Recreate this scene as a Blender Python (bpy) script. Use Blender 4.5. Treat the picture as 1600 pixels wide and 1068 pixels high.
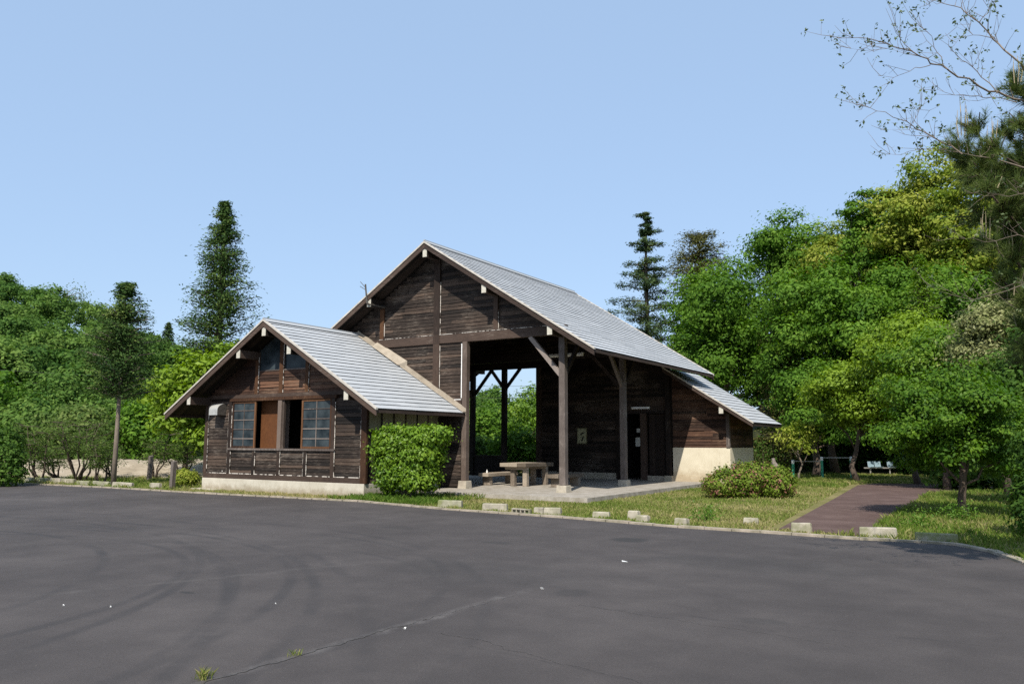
import bpy, math, random
import numpy as np
from mathutils import Vector, Matrix

for o in list(bpy.data.objects):
    bpy.data.objects.remove(o)
scene = bpy.context.scene
col = scene.collection
rad = math.radians

# ------------------------------------------------------------------ camera
YAW, PITCH, ROLL, FPX = rad(-32.17), rad(7.11), rad(0.17), 1248.0
CAM = np.array([0.0, 0.0, 1.7])
_f = np.array([math.sin(YAW) * math.cos(PITCH), math.cos(YAW) * math.cos(PITCH), math.sin(PITCH)])
_r = np.array([math.cos(YAW), -math.sin(YAW), 0.0])
_u = np.cross(_r, _f)
_R = _r * math.cos(ROLL) + _u * math.sin(ROLL)
_U = -_r * math.sin(ROLL) + _u * math.cos(ROLL)
cam = bpy.data.cameras.new("camera")
cam.sensor_width = 36.0
cam.lens = 36.0 * FPX / 1600.0
cam.clip_end = 3000
cam.clip_start = 0.05
camo = bpy.data.objects.new("camera", cam)
col.objects.link(camo)
m = Matrix(((_R[0], _U[0], -_f[0]), (_R[1], _U[1], -_f[1]), (_R[2], _U[2], -_f[2]))).to_4x4()
m.translation = Vector(CAM)
camo.matrix_world = m
scene.camera = camo

# ------------------------------------------------------------------ sky and sun
SUN = Vector((0.30, -0.84, 1.0)).normalized()
world = bpy.data.worlds.new("World")
scene.world = world
world.use_nodes = True
wn = world.node_tree.nodes
wl = world.node_tree.links
bg = wn["Background"]
sky = wn.new("ShaderNodeTexSky")
sky.sky_type = 'NISHITA'
sky.sun_disc = False
sky.sun_elevation = math.asin(SUN.z)
sky.sun_rotation = math.atan2(SUN.x, SUN.y)
sky.altitude = 0
sky.air_density = 1.0
sky.dust_density = 1.6
sky.ozone_density = 1.6
haze_mix = wn.new("ShaderNodeMix")     # thin even haze over the whole sky
haze_mix.data_type = 'RGBA'
haze_mix.inputs["Factor"].default_value = 0.66
haze_mix.inputs[7].default_value = (2.68, 3.78, 5.4, 1)
wl.new(sky.outputs[0], haze_mix.inputs[6])
wl.new(haze_mix.outputs[2], bg.inputs[0])
bg.inputs[1].default_value = 0.115
sl = bpy.data.lights.new("sun", 'SUN')
sl.energy = 4.2
sl.angle = rad(0.53)
sl.color = (1.0, 0.93, 0.82)
so = bpy.data.objects.new("sun", sl)
so.rotation_euler = (-SUN).to_track_quat('-Z', 'Y').to_euler()
so.location = (10, -20, 40)
col.objects.link(so)
scene.view_settings.view_transform = 'Standard'
scene.view_settings.look = 'None'
scene.view_settings.exposure = 0.65
scene.view_settings.gamma = 1.0
scene.render.engine = 'CYCLES'
scene.cycles.max_bounces = 6
scene.cycles.transparent_max_bounces = 6
scene.cycles.use_denoising = False


# ------------------------------------------------------------------ placing helpers (photograph pixel -> world point)
def ray(x, y):
    return _f + _R * (x - 800) / FPX - _U * (y - 534) / FPX


def at_z(x, y, z=0.0):
    d = ray(x, y)
    return CAM + d * (z - CAM[2]) / d[2]


def at_y(x, y, Y):
    d = ray(x, y)
    return CAM + d * (Y - CAM[1]) / d[1]


def at_d(x, y, depth):
    return CAM + ray(x, y) * depth


# ------------------------------------------------------------------ materials
def newmat(name):
    mt = bpy.data.materials.new(name)
    mt.use_nodes = True
    nt = mt.node_tree
    return mt, nt, nt.nodes, nt.links, nt.nodes["Principled BSDF"]


def ramp(n, stops):
    r = n.new("ShaderNodeValToRGB")
    el = r.color_ramp.elements
    while len(el) > 1:
        el.remove(el[-1])
    el[0].position = stops[0][0]
    el[0].color = (*stops[0][1], 1)
    for p, c in stops[1:]:
        e = el.new(p)
        e.color = (*c, 1)
    return r


def noise(n, l, vec, scale, detail=4, rough=0.55, dist=0.0):
    t = n.new("ShaderNodeTexNoise")
    t.inputs["Scale"].default_value = scale
    t.inputs["Detail"].default_value = detail
    t.inputs["Roughness"].default_value = rough
    t.inputs["Distortion"].default_value = dist
    if vec is not None:
        l.new(vec, t.inputs["Vector"])
    return t.outputs["Fac"]


def math_n(n, l, op, a, b=None, c=None, clamp=False):
    t = n.new("ShaderNodeMath")
    t.operation = op
    t.use_clamp = clamp
    for i, v in enumerate((a, b, c)):
        if v is None:
            continue
        if isinstance(v, (int, float)):
            t.inputs[i].default_value = v
        else:
            l.new(v, t.inputs[i])
    return t.outputs[0]


def mix_c(n, l, fac, a, b, mode='MIX'):
    t = n.new("ShaderNodeMix")
    t.data_type = 'RGBA'
    t.blend_type = mode
    for s, v in ((t.inputs["Factor"], fac), (t.inputs[6], a), (t.inputs[7], b)):
        if isinstance(v, (int, float)):
            s.default_value = v
        elif isinstance(v, tuple):
            s.default_value = (*v, 1)
        else:
            l.new(v, s)
    return t.outputs[2]


def smooth(n, l, v, a, b):
    t = n.new("ShaderNodeMapRange")
    t.interpolation_type = 'SMOOTHSTEP'
    t.inputs["From Min"].default_value = a
    t.inputs["From Max"].default_value = b
    l.new(v, t.inputs["Value"])
    return t.outputs["Result"]


def coords(n, l, scale=(1, 1, 1)):
    tc = n.new("ShaderNodeTexCoord")
    mp = n.new("ShaderNodeMapping")
    mp.inputs["Scale"].default_value = scale
    l.new(tc.outputs["Object"], mp.inputs["Vector"])
    return mp.outputs["Vector"]


def tint(n):
    a = n.new("ShaderNodeAttribute")
    a.attribute_name = "tint"
    return a.outputs["Fac"]


def bump(n, l, b, h, strength, dist):
    bp = n.new("ShaderNodeBump")
    bp.inputs["Strength"].default_value = strength
    bp.inputs["Distance"].default_value = dist
    l.new(h, bp.inputs["Height"])
    l.new(bp.outputs[0], b.inputs["Normal"])


def wood(name, c_dark, c_mid, c_light, c_pale, grain=(1, 1, 1), patch=0.5, rough=0.8):
    """weathered timber: long grain, board to board tint, pale weathered patches"""
    mt, nt, n, l, b = newmat(name)
    g = coords(n, l, grain)
    big = coords(n, l, (0.45, 0.45, 0.8))
    fine = noise(n, l, g, 26, 6, 0.65)
    f2 = noise(n, l, g, 7, 4, 0.6)
    blot = noise(n, l, big, 1.3, 4, 0.6)
    v = math_n(n, l, 'ADD', math_n(n, l, 'MULTIPLY', fine, 0.45), math_n(n, l, 'MULTIPLY', f2, 0.35))
    v = math_n(n, l, 'ADD', v, math_n(n, l, 'MULTIPLY', tint(n), 0.42))
    v = math_n(n, l, 'ADD', v, math_n(n, l, 'MULTIPLY', blot, 0.35))
    r = ramp(n, [(0.60, c_dark), (0.79, c_mid), (0.98, c_light)])
    l.new(v, r.inputs[0])
    pale = smooth(n, l, math_n(n, l, 'ADD', math_n(n, l, 'MULTIPLY', f2, 0.6), math_n(n, l, 'MULTIPLY', blot, 0.6)), 0.60 + 0.1 * (1 - patch), 0.78)
    pm = math_n(n, l, 'MULTIPLY', pale, math_n(n, l, 'MULTIPLY', fine, 1.1), clamp=True)
    c = mix_c(n, l, pm, r.outputs[0], c_pale)
    l.new(c, b.inputs["Base Color"])
    b.inputs["Roughness"].default_value = rough
    b.inputs["Specular IOR Level"].default_value = 0.25
    bump(n, l, b, fine, 0.5, 0.006)
    return mt


def plain(name, c1, c2, scale=6, rough=0.7, spec=0.3, metallic=0.0, bmp=0.2, bd=0.004, stretch=(1, 1, 1), usetint=0.0):
    mt, nt, n, l, b = newmat(name)
    v = coords(n, l, stretch)
    f = noise(n, l, v, scale, 6, 0.6)
    if usetint:
        f = math_n(n, l, 'ADD', math_n(n, l, 'MULTIPLY', f, 1 - usetint), math_n(n, l, 'MULTIPLY', tint(n), usetint))
    r = ramp(n, [(0.3, c1), (0.7, c2)])
    l.new(f, r.inputs[0])
    l.new(r.outputs[0], b.inputs["Base Color"])
    b.inputs["Roughness"].default_value = rough
    b.inputs["Metallic"].default_value = metallic
    b.inputs["Specular IOR Level"].default_value = spec
    if bmp:
        bump(n, l, b, f, bmp, bd)
    return mt


def leafmat(name, stops, trans=0.3, rough=0.55, spec=0.25):
    """foliage: colour varies leaf by leaf (face attribute), light passes through"""
    mt, nt, n, l, b = newmat(name)
    r = ramp(n, stops)
    l.new(tint(n), r.inputs[0])
    l.new(r.outputs[0], b.inputs["Base Color"])
    b.inputs["Roughness"].default_value = rough
    b.inputs["Specular IOR Level"].default_value = spec
    tr = n.new("ShaderNodeBsdfTranslucent")
    hs = n.new("ShaderNodeHueSaturation")
    hs.inputs["Value"].default_value = 1.25
    hs.inputs["Saturation"].default_value = 1.1
    l.new(r.outputs[0], hs.inputs["Color"])
    l.new(hs.outputs[0], tr.inputs["Color"])
    mx = n.new("ShaderNodeMixShader")
    mx.inputs[0].default_value = trans
    l.new(b.outputs[0], mx.inputs[1])
    l.new(tr.outputs[0], mx.inputs[2])
    l.new(mx.outputs[0], n["Material Output"].inputs[0])
    return mt


M = {}
M['siding'] = wood('weathered_siding', (0.007, 0.0053, 0.0046), (0.029, 0.0205, 0.016), (0.078, 0.053, 0.039), (0.21, 0.18, 0.15), (0.6, 0.6, 11), 0.85)
M['siding_warm'] = wood('warm_siding', (0.013, 0.0068, 0.0048), (0.050, 0.0255, 0.0165), (0.13, 0.066, 0.039), (0.20, 0.145, 0.10), (0.6, 0.6, 11), 0.7)
M['timber'] = wood('dark_timber', (0.011, 0.0075, 0.006), (0.03, 0.0195, 0.015), (0.06, 0.039, 0.029), (0.12, 0.095, 0.075), (7, 7, 0.7), 0.3)
M['timber_x'] = wood('dark_timber_beam', (0.011, 0.0078, 0.0065), (0.034, 0.0230, 0.0185), (0.07, 0.047, 0.036), (0.15, 0.125, 0.105), (0.6, 7, 7), 0.3)
M['post'] = wood('grey_post_timber', (0.06, 0.048, 0.043), (0.135, 0.112, 0.10), (0.22, 0.187, 0.167), (0.29, 0.255, 0.23), (8, 8, 0.6), 0.5)
M['post_brown'] = wood('brown_post_timber', (0.03, 0.022, 0.018), (0.075, 0.056, 0.046), (0.14, 0.108, 0.09), (0.22, 0.185, 0.16), (8, 8, 0.6), 0.6)
M['orange'] = wood('orange_timber', (0.022, 0.010, 0.006), (0.065, 0.030, 0.014), (0.13, 0.062, 0.028), (0.2, 0.125, 0.075), (8, 8, 0.7), 0.3)
M['ply'] = wood('plywood_sheet', (0.06, 0.022, 0.008), (0.105, 0.04, 0.0135), (0.15, 0.06, 0.022), (0.17, 0.085, 0.04), (3, 3, 1.2), 0.2)
M['deck'] = wood('roof_boarding', (0.008, 0.006, 0.005), (0.018, 0.012, 0.0095), (0.034, 0.023, 0.018), (0.05, 0.038, 0.03), (6, 0.6, 6), 0.2)
M['tablewood'] = wood('grey_table_timber', (0.10, 0.08, 0.06), (0.20, 0.165, 0.13), (0.32, 0.27, 0.21), (0.42, 0.36, 0.29), (4, 0.7, 5), 0.6)
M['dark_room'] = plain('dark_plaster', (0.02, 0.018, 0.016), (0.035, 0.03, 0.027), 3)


def render_wall(name, c1, c2, dirt, z0, z1, scale):
    """painted render: blotches, hairline streaks and splash dirt along its foot"""
    mt, nt, n, l, b = newmat(name)
    tc = n.new("ShaderNodeTexCoord")
    P = tc.outputs["Object"]
    f = noise(n, l, P, scale, 6, 0.65)
    r = ramp(n, [(0.3, c1), (0.7, c2)])
    l.new(f, r.inputs[0])
    sx = n.new("ShaderNodeSeparateXYZ")
    l.new(P, sx.inputs[0])
    g = noise(n, l, P, 3.4, 6, 0.7)
    hgt = math_n(n, l, 'ADD', sx.outputs["Z"], math_n(n, l, 'MULTIPLY', math_n(n, l, 'SUBTRACT', g, 0.5), (z1 - z0) * 1.6))
    k = math_n(n, l, 'SUBTRACT', 1.0, smooth(n, l, hgt, z0, z1))
    st = noise(n, l, coords(n, l, (9, 9, 0.6)), 2.2, 4, 0.6)
    streak = math_n(n, l, 'MULTIPLY', smooth(n, l, st, 0.56, 0.72), 0.3)
    k = math_n(n, l, 'MAXIMUM', math_n(n, l, 'MULTIPLY', k, 0.8), streak)
    l.new(mix_c(n, l, k, r.outputs[0], dirt), b.inputs["Base Color"])
    b.inputs["Roughness"].default_value = 0.88
    b.inputs["Specular IOR Level"].default_value = 0.2
    bump(n, l, b, f, 0.3, 0.004)
    return mt


M['cream'] = render_wall('cream_render', (0.52, 0.47, 0.36), (0.62, 0.57, 0.45), (0.33, 0.26, 0.17), 0.1, 0.8, 2.2)
M['found'] = render_wall('pale_foundation', (0.36, 0.335, 0.275), (0.50, 0.47, 0.405), (0.24, 0.20, 0.14), 0.0, 0.26, 1.7)
M['whitecap'] = plain('white_cap_metal', (0.38, 0.36, 0.30), (0.52, 0.50, 0.43), 9, 0.5)
M['white'] = plain('white_paint', (0.7, 0.7, 0.68), (0.82, 0.82, 0.8), 9, 0.45)

def pale_edge():
    mt, nt, n, l, b = newmat('flaking_pale_edge')
    v = coords(n, l, (1, 1, 1))
    f = noise(n, l, v, 4.5, 5, 0.75)
    r = ramp(n, [(0.46, (0.03, 0.021, 0.017)), (0.52, (0.55, 0.51, 0.46))])
    l.new(f, r.inputs[0])
    l.new(r.outputs[0], b.inputs["Base Color"])
    b.inputs["Roughness"].default_value = 0.8
    return mt


M['pale_edge'] = pale_edge()
M['olive'] = plain('olive_board', (0.16, 0.16, 0.10), (0.23, 0.225, 0.15), 4, 0.7)
M['flash'] = plain('tan_flashing', (0.24, 0.205, 0.16), (0.36, 0.315, 0.255), 4, 0.6)
M['drip'] = plain('edge_metal', (0.36, 0.33, 0.29), (0.5, 0.47, 0.42), 6, 0.5)
M['hood'] = plain('zinc_hood', (0.38, 0.38, 0.36), (0.55, 0.55, 0.53), 5, 0.45, 0.4, 0.35)
M['pipe'] = plain('grey_pipe', (0.25, 0.24, 0.22), (0.4, 0.39, 0.36), 9, 0.5)
M['pipe_dark'] = plain('dark_pipe', (0.05, 0.045, 0.04), (0.09, 0.08, 0.07), 9, 0.5)
M['greenpaint'] = plain('green_paint', (0.03, 0.26, 0.16), (0.05, 0.34, 0.21), 7, 0.45, 0.4)
M['steel'] = plain('dull_steel', (0.28, 0.26, 0.24), (0.4, 0.38, 0.35), 9, 0.4, 0.5, 0.5)
M['seatblue'] = plain('pale_blue_plastic', (0.15, 0.22, 0.26), (0.21, 0.28, 0.32), 7, 0.4, 0.4)
M['wire'] = plain('black_wire', (0.03, 0.03, 0.03), (0.05, 0.05, 0.05), 7, 0.6)
M['paper'] = plain('paper', (0.3, 0.3, 0.28), (0.4, 0.4, 0.37), 5, 0.8)
M['poster'] = plain('poster_ground', (0.32, 0.31, 0.18), (0.42, 0.40, 0.25), 5, 0.6)
M['posterframe'] = plain('poster_frame', (0.16, 0.15, 0.08), (0.22, 0.2, 0.11), 5, 0.6)
M['posterink'] = plain('poster_ink', (0.02, 0.02, 0.015), (0.05, 0.045, 0.03), 5, 0.6)
M['bark'] = wood('tree_bark', (0.035, 0.026, 0.02), (0.085, 0.064, 0.05), (0.16, 0.125, 0.1), (0.2, 0.17, 0.14), (6, 6, 1.2), 0.3, 0.95)
M['bark_pale'] = wood('pale_bark', (0.08, 0.064, 0.05), (0.17, 0.14, 0.11), (0.27, 0.22, 0.18), (0.32, 0.28, 0.24), (6, 6, 1.2), 0.4, 0.95)
M['greypost'] = wood('grey_stake', (0.10, 0.085, 0.075), (0.19, 0.165, 0.15), (0.30, 0.27, 0.245), (0.36, 0.33, 0.3), (8, 8, 0.8), 0.6)
M['rock'] = plain('bank_rock', (0.22, 0.18, 0.13), (0.48, 0.41, 0.31), 1.6, 0.95, 0.2, bmp=0.8, bd=0.05)


def concrete(name, base, dark, moss, mossy):
    mt, nt, n, l, b = newmat(name)
    oi = n.new("ShaderNodeObjectInfo")
    tc = n.new("ShaderNodeTexCoord")
    ad = n.new("ShaderNodeVectorMath")
    l.new(tc.outputs["Object"], ad.inputs[0])
    l.new(oi.outputs["Random"], ad.inputs[1])
    v = ad.outputs[0]
    f = noise(n, l, v, 5, 6, 0.65)
    g = noise(n, l, v, 70, 3, 0.6)
    r = ramp(n, [(0.32, dark), (0.62, base)])
    l.new(math_n(n, l, 'ADD', math_n(n, l, 'MULTIPLY', f, 0.8), math_n(n, l, 'MULTIPLY', g, 0.25)), r.inputs[0])
    mm = math_n(n, l, 'MULTIPLY', smooth(n, l, noise(n, l, v, 3.1, 4, 0.6), 0.42, 0.66), mossy)
    c = mix_c(n, l, mm, r.outputs[0], moss)
    l.new(c, b.inputs["Base Color"])
    b.inputs["Roughness"].default_value = 0.92
    b.inputs["Specular IOR Level"].default_value = 0.2
    bump(n, l, b, g, 0.35, 0.006)
    return mt


M['concrete'] = concrete('wheel_stop_concrete', (0.36, 0.33, 0.27), (0.17, 0.155, 0.125), (0.13, 0.14, 0.06), 0.6)
M['concrete_moss'] = concrete('mossy_concrete', (0.28, 0.27, 0.2), (0.14, 0.135, 0.10), (0.14, 0.165, 0.05), 0.85)
M['kerb'] = concrete('kerb_concrete', (0.36, 0.31, 0.25), (0.20, 0.17, 0.13), (0.10, 0.11, 0.05), 0.4)
M['slab'] = concrete('slab_concrete', (0.34, 0.315, 0.28), (0.22, 0.20, 0.17), (0.15, 0.13, 0.085), 0.45)
M['plinth'] = concrete('plinth_concrete', (0.42, 0.38, 0.31), (0.25, 0.22, 0.18), (0.15, 0.15, 0.08), 0.3)


def slate_mat():
    mt, nt, n, l, b = newmat('grey_slate')
    v = coords(n, l, (1, 1, 1))
    st = coords(n, l, (1.2, 1.2, 6.0))
    f = noise(n, l, v, 2.2, 5, 0.6)
    g = noise(n, l, st, 3.2, 4, 0.6)
    x = math_n(n, l, 'ADD', math_n(n, l, 'MULTIPLY', f, 0.35), math_n(n, l, 'MULTIPLY', tint(n), 0.35))
    x = math_n(n, l, 'ADD', x, math_n(n, l, 'MULTIPLY', g, 0.3))
    r = ramp(n, [(0.2, (0.315, 0.335, 0.355)), (0.5, (0.36, 0.38, 0.40)), (0.85, (0.41, 0.43, 0.45))])
    l.new(x, r.inputs[0])
    l.new(r.outputs[0], b.inputs["Base Color"])
    b.inputs["Roughness"].default_value = 0.65
    b.inputs["Specular IOR Level"].default_value = 0.25
    return mt


M['slate'] = slate_mat()
M['slate_edge_shade'] = plain('slate_edge_shade', (0.07, 0.075, 0.085), (0.12, 0.128, 0.14), 4, 0.8)  # dark slate butts; their colour also paints in the gap shadow below each course


def slate_stained():
    """the annex slates, with brown needle litter where the roof meets the hall"""
    mt = M['slate'].copy()
    mt.name = 'grey_slate_with_litter'
    nt = mt.node_tree
    n, l = nt.nodes, nt.links
    b = n["Principled BSDF"]
    old = b.inputs["Base Color"].links[0].from_socket
    tc = n.new("ShaderNodeTexCoord")
    sx = n.new("ShaderNodeSeparateXYZ")
    l.new(tc.outputs["Object"], sx.inputs[0])
    nz = noise(n, l, tc.outputs["Object"], 1.5, 5, 0.65)
    yy = math_n(n, l, 'ADD', sx.outputs["Y"], math_n(n, l, 'MULTIPLY', nz, 2.2))
    zz = math_n(n, l, 'MULTIPLY', sx.outputs["Z"], 0.33)
    near = smooth(n, l, math_n(n, l, 'ADD', yy, zz), 23.2, 25.0)
    c = mix_c(n, l, math_n(n, l, 'MULTIPLY', near, 0.85), old, (0.25, 0.205, 0.15))
    l.new(c, b.inputs["Base Color"])
    return mt


M['slate_litter'] = slate_stained()


def glass_mat():
    mt, nt, n, l, b = newmat('old_window_glass')
    b.inputs["Base Color"].default_value = (0.035, 0.05, 0.055, 1)
    b.inputs["Roughness"].default_value = 0.12
    b.inputs["Specular IOR Level"].default_value = 0.12
    f = noise(n, l, coords(n, l), 3.0, 3, 0.5)
    r = ramp(n, [(0.3, (0.012, 0.018, 0.022)), (0.7, (0.045, 0.058, 0.065))])
    l.new(f, r.inputs[0])
    l.new(r.outputs[0], b.inputs["Base Color"])
    bump(n, l, b, f, 0.15, 0.01)
    return mt


M['glass'] = glass_mat()


def asphalt_mat():
    mt, nt, n, l, b = newmat('worn_asphalt')
    tc = n.new("ShaderNodeTexCoord")
    P = tc.outputs["Object"]
    agg = noise(n, l, P, 150, 2, 0.8)
    agg2 = noise(n, l, P, 48, 4, 0.75)
    big = noise(n, l, P, 0.35, 5, 0.6)
    mid = noise(n, l, P, 1.6, 5, 0.6)
    x = math_n(n, l, 'ADD', math_n(n, l, 'MULTIPLY', big, 0.42), math_n(n, l, 'MULTIPLY', mid, 0.24))
    x = math_n(n, l, 'ADD', x, math_n(n, l, 'MULTIPLY', agg, 0.30))
    x = math_n(n, l, 'ADD', x, math_n(n, l, 'MULTIPLY', agg2, 0.28))
    x = math_n(n, l, 'SUBTRACT', x, 0.10)
    r = ramp(n, [(0.30, (0.026, 0.0225, 0.022)), (0.5, (0.051, 0.0445, 0.043)), (0.72, (0.092, 0.081, 0.077))])
    l.new(x, r.inputs[0])
    colr = r.outputs[0]
    sx = n.new("ShaderNodeSeparateXYZ")
    l.new(P, sx.inputs[0])
    X, Y = sx.outputs["X"], sx.outputs["Y"]
    # tyre arcs: rings on the ground, broken up by noise
    brk = noise(n, l, P, 0.55, 4, 0.6)
    fine = noise(n, l, P, 3.0, 4, 0.7)
    total = None
    for (cx, cy, rr, w, s) in TYRES:
        dx = math_n(n, l, 'SUBTRACT', X, cx)
        dy = math_n(n, l, 'SUBTRACT', Y, cy)
        d = math_n(n, l, 'SQRT', math_n(n, l, 'ADD', math_n(n, l, 'MULTIPLY', dx, dx), math_n(n, l, 'MULTIPLY', dy, dy)))
        q = math_n(n, l, 'ABSOLUTE', math_n(n, l, 'SUBTRACT', d, rr))
        k = math_n(n, l, 'SUBTRACT', 1.0, smooth(n, l, q, 0.02, w))
        k = math_n(n, l, 'MULTIPLY', k, s)
        total = k if total is None else math_n(n, l, 'MAXIMUM', total, k)
    total = math_n(n, l, 'MULTIPLY', total, smooth(n, l, brk, 0.36, 0.62))
    total = math_n(n, l, 'MULTIPLY', total, math_n(n, l, 'MULTIPLY', math_n(n, l, 'ADD', fine, 0.35), 1.0), clamp=True)
    colr = mix_c(n, l, total, colr, (0.030, 0.028, 0.029))
    # pale dust scuffs along old seams
    for (ax, ay, bx, by, w, s, cc) in SEAMS:
        L = math.hypot(bx - ax, by - ay)
        nx, ny = -(by - ay) / L, (bx - ax) / L
        tx, ty = (bx - ax) / L, (by - ay) / L
        off = math_n(n, l, 'ADD', math_n(n, l, 'MULTIPLY', X, nx), math_n(n, l, 'MULTIPLY', Y, ny))
        off = math_n(n, l, 'ADD', off, -(ax * nx + ay * ny))
        wob = math_n(n, l, 'MULTIPLY', math_n(n, l, 'SUBTRACT', mid, 0.5), 0.35)
        q = math_n(n, l, 'ABSOLUTE', math_n(n, l, 'ADD', off, wob))
        k = math_n(n, l, 'SUBTRACT', 1.0, smooth(n, l, q, 0.0, w))
        al = math_n(n, l, 'ADD', math_n(n, l, 'ADD', math_n(n, l, 'MULTIPLY', X, tx), math_n(n, l, 'MULTIPLY', Y, ty)), -(ax * tx + ay * ty))
        k = math_n(n, l, 'MULTIPLY', k, smooth(n, l, al, -0.6, 0.4))
        k = math_n(n, l, 'MULTIPLY', k, math_n(n, l, 'SUBTRACT', 1.0, smooth(n, l, al, L - 0.4, L + 0.8)))
        k = math_n(n, l, 'MULTIPLY', k, smooth(n, l, fine, 0.35, 0.65))
        colr = mix_c(n, l, math_n(n, l, 'MULTIPLY', k, s), colr, cc)
    # old oil stains
    for (cx, cy, ra, rb, s) in STAINS:
        dx = math_n(n, l, 'DIVIDE', math_n(n, l, 'SUBTRACT', X, cx), ra)
        dy = math_n(n, l, 'DIVIDE', math_n(n, l, 'SUBTRACT', Y, cy), rb)
        d = math_n(n, l, 'SQRT', math_n(n, l, 'ADD', math_n(n, l, 'MULTIPLY', dx, dx), math_n(n, l, 'MULTIPLY', dy, dy)))
        d = math_n(n, l, 'ADD', d, math_n(n, l, 'MULTIPLY', mid, 0.6))
        k = math_n(n, l, 'SUBTRACT', 1.0, smooth(n, l, d, 0.8, 1.35))
        colr = mix_c(n, l, math_n(n, l, 'MULTIPLY', k, s), colr, (0.028, 0.027, 0.027))
    # pale grit specks
    vo = n.new("ShaderNodeTexVoronoi")
    vo.inputs["Scale"].default_value = 9
    l.new(P, vo.inputs["Vector"])
    sp = math_n(n, l, 'LESS_THAN', vo.outputs["Distance"], 0.045)
    sep = n.new("ShaderNodeSeparateColor")
    l.new(vo.outputs["Color"], sep.inputs[0])
    sp = math_n(n, l, 'MULTIPLY', sp, math_n(n, l, 'GREATER_THAN', sep.outputs[0], 0.72))
    colr = mix_c(n, l, math_n(n, l, 'MULTIPLY', sp, 0.5), colr, (0.2, 0.18, 0.16))
    l.new(colr, b.inputs["Base Color"])
    b.inputs["Roughness"].default_value = 0.82
    b.inputs["Specular IOR Level"].default_value = 0.35
    bump(n, l, b, math_n(n, l, 'ADD', agg, math_n(n, l, 'MULTIPLY', agg2, 0.8)), 0.55, 0.012)
    return mt


TYRES = [(-15.2, 0.56, 7.44, 0.12, 0.8), (-15.3, 0.4, 8.9, 0.12, 0.7), (-15.03, -1.59, 11.66, 0.13, 0.75), (-14.6, -1.3, 10.25, 0.11, 0.6),
         (-13.47, 1.35, 8.17, 0.12, 0.7), (-11.2, 4.5, 6.29, 0.11, 0.55), (-17.2, -5.4, 15.0, 0.14, 0.75), (-13.2, 2.6, 5.7, 0.11, 0.6),
         (-12.9, 2.0, 9.6, 0.12, 0.5), (-17.2, -5.4, 16.4, 0.13, 0.5), (-9.5, 4.9, 4.6, 0.1, 0.4)]
_a, _b2 = at_z(60, 930), at_z(560, 880)
_c, _d = at_z(330, 1062), at_z(800, 928)
_e, _g = at_z(900, 945), at_z(1560, 1010)
_h, _i = at_z(700, 1000), at_z(1010, 1066)
SEAMS = [(_a[0], _a[1], _b2[0], _b2[1], 0.14, 0.26, (0.12, 0.11, 0.105)),
         (_c[0], _c[1], _d[0], _d[1], 0.12, 0.38, (0.17, 0.16, 0.155)),
         (_e[0], _e[1], _g[0], _g[1], 0.04, 0.5, (0.03, 0.027, 0.027)),
         (_h[0], _h[1], _i[0], _i[1], 0.04, 0.5, (0.03, 0.027, 0.027))]
_p = at_z(985, 843)
_q = at_z(292, 925)
STAINS = [(_p[0], _p[1], 0.42, 0.38, 0.8), (_q[0], _q[1], 0.14, 0.05, 0.8), (-7.6, 11.6, 0.35, 0.22, 0.45), (-4.4, 8.3, 0.22, 0.3, 0.4), (-10.5, 12.5, 0.5, 0.3, 0.35), (-2.2, 8.0, 0.3, 0.18, 0.35), (-6.0, 9.0, 1.8, 1.1, 0.22), (-3.2, 11.5, 2.2, 1.0, 0.25)]
M['asphalt'] = asphalt_mat()


def ground_mat(name, c1, c2, c3, s=0.7):
    mt, nt, n, l, b = newmat(name)
    tc = n.new("ShaderNodeTexCoord")
    P = tc.outputs["Object"]
    x = math_n(n, l, 'ADD', math_n(n, l, 'MULTIPLY', noise(n, l, P, s, 6, 0.6), 0.6), math_n(n, l, 'MULTIPLY', noise(n, l, P, 30, 4, 0.7), 0.4))
    r = ramp(n, [(0.34, c1), (0.5, c2), (0.66, c3)])
    l.new(x, r.inputs[0])
    l.new(r.outputs[0], b.inputs["Base Color"])
    b.inputs["Roughness"].default_value = 0.95
    b.inputs["Specular IOR Level"].default_value = 0.1
    bump(n, l, b, x, 0.6, 0.05)
    return mt


M['earth'] = ground_mat('grassy_earth', (0.09, 0.095, 0.03), (0.15, 0.14, 0.055), (0.23, 0.19, 0.10))
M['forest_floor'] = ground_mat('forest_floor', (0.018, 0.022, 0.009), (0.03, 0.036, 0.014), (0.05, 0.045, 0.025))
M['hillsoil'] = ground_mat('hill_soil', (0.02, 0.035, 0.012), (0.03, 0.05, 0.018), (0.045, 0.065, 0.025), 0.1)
M['path'] = ground_mat('red_brown_asphalt', (0.07, 0.047, 0.042), (0.098, 0.067, 0.060), (0.135, 0.096, 0.086), 1.2)
M['gravel'] = ground_mat('pale_gravel', (0.20, 0.165, 0.115), (0.31, 0.26, 0.19), (0.42, 0.36, 0.28), 1.5)

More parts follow.
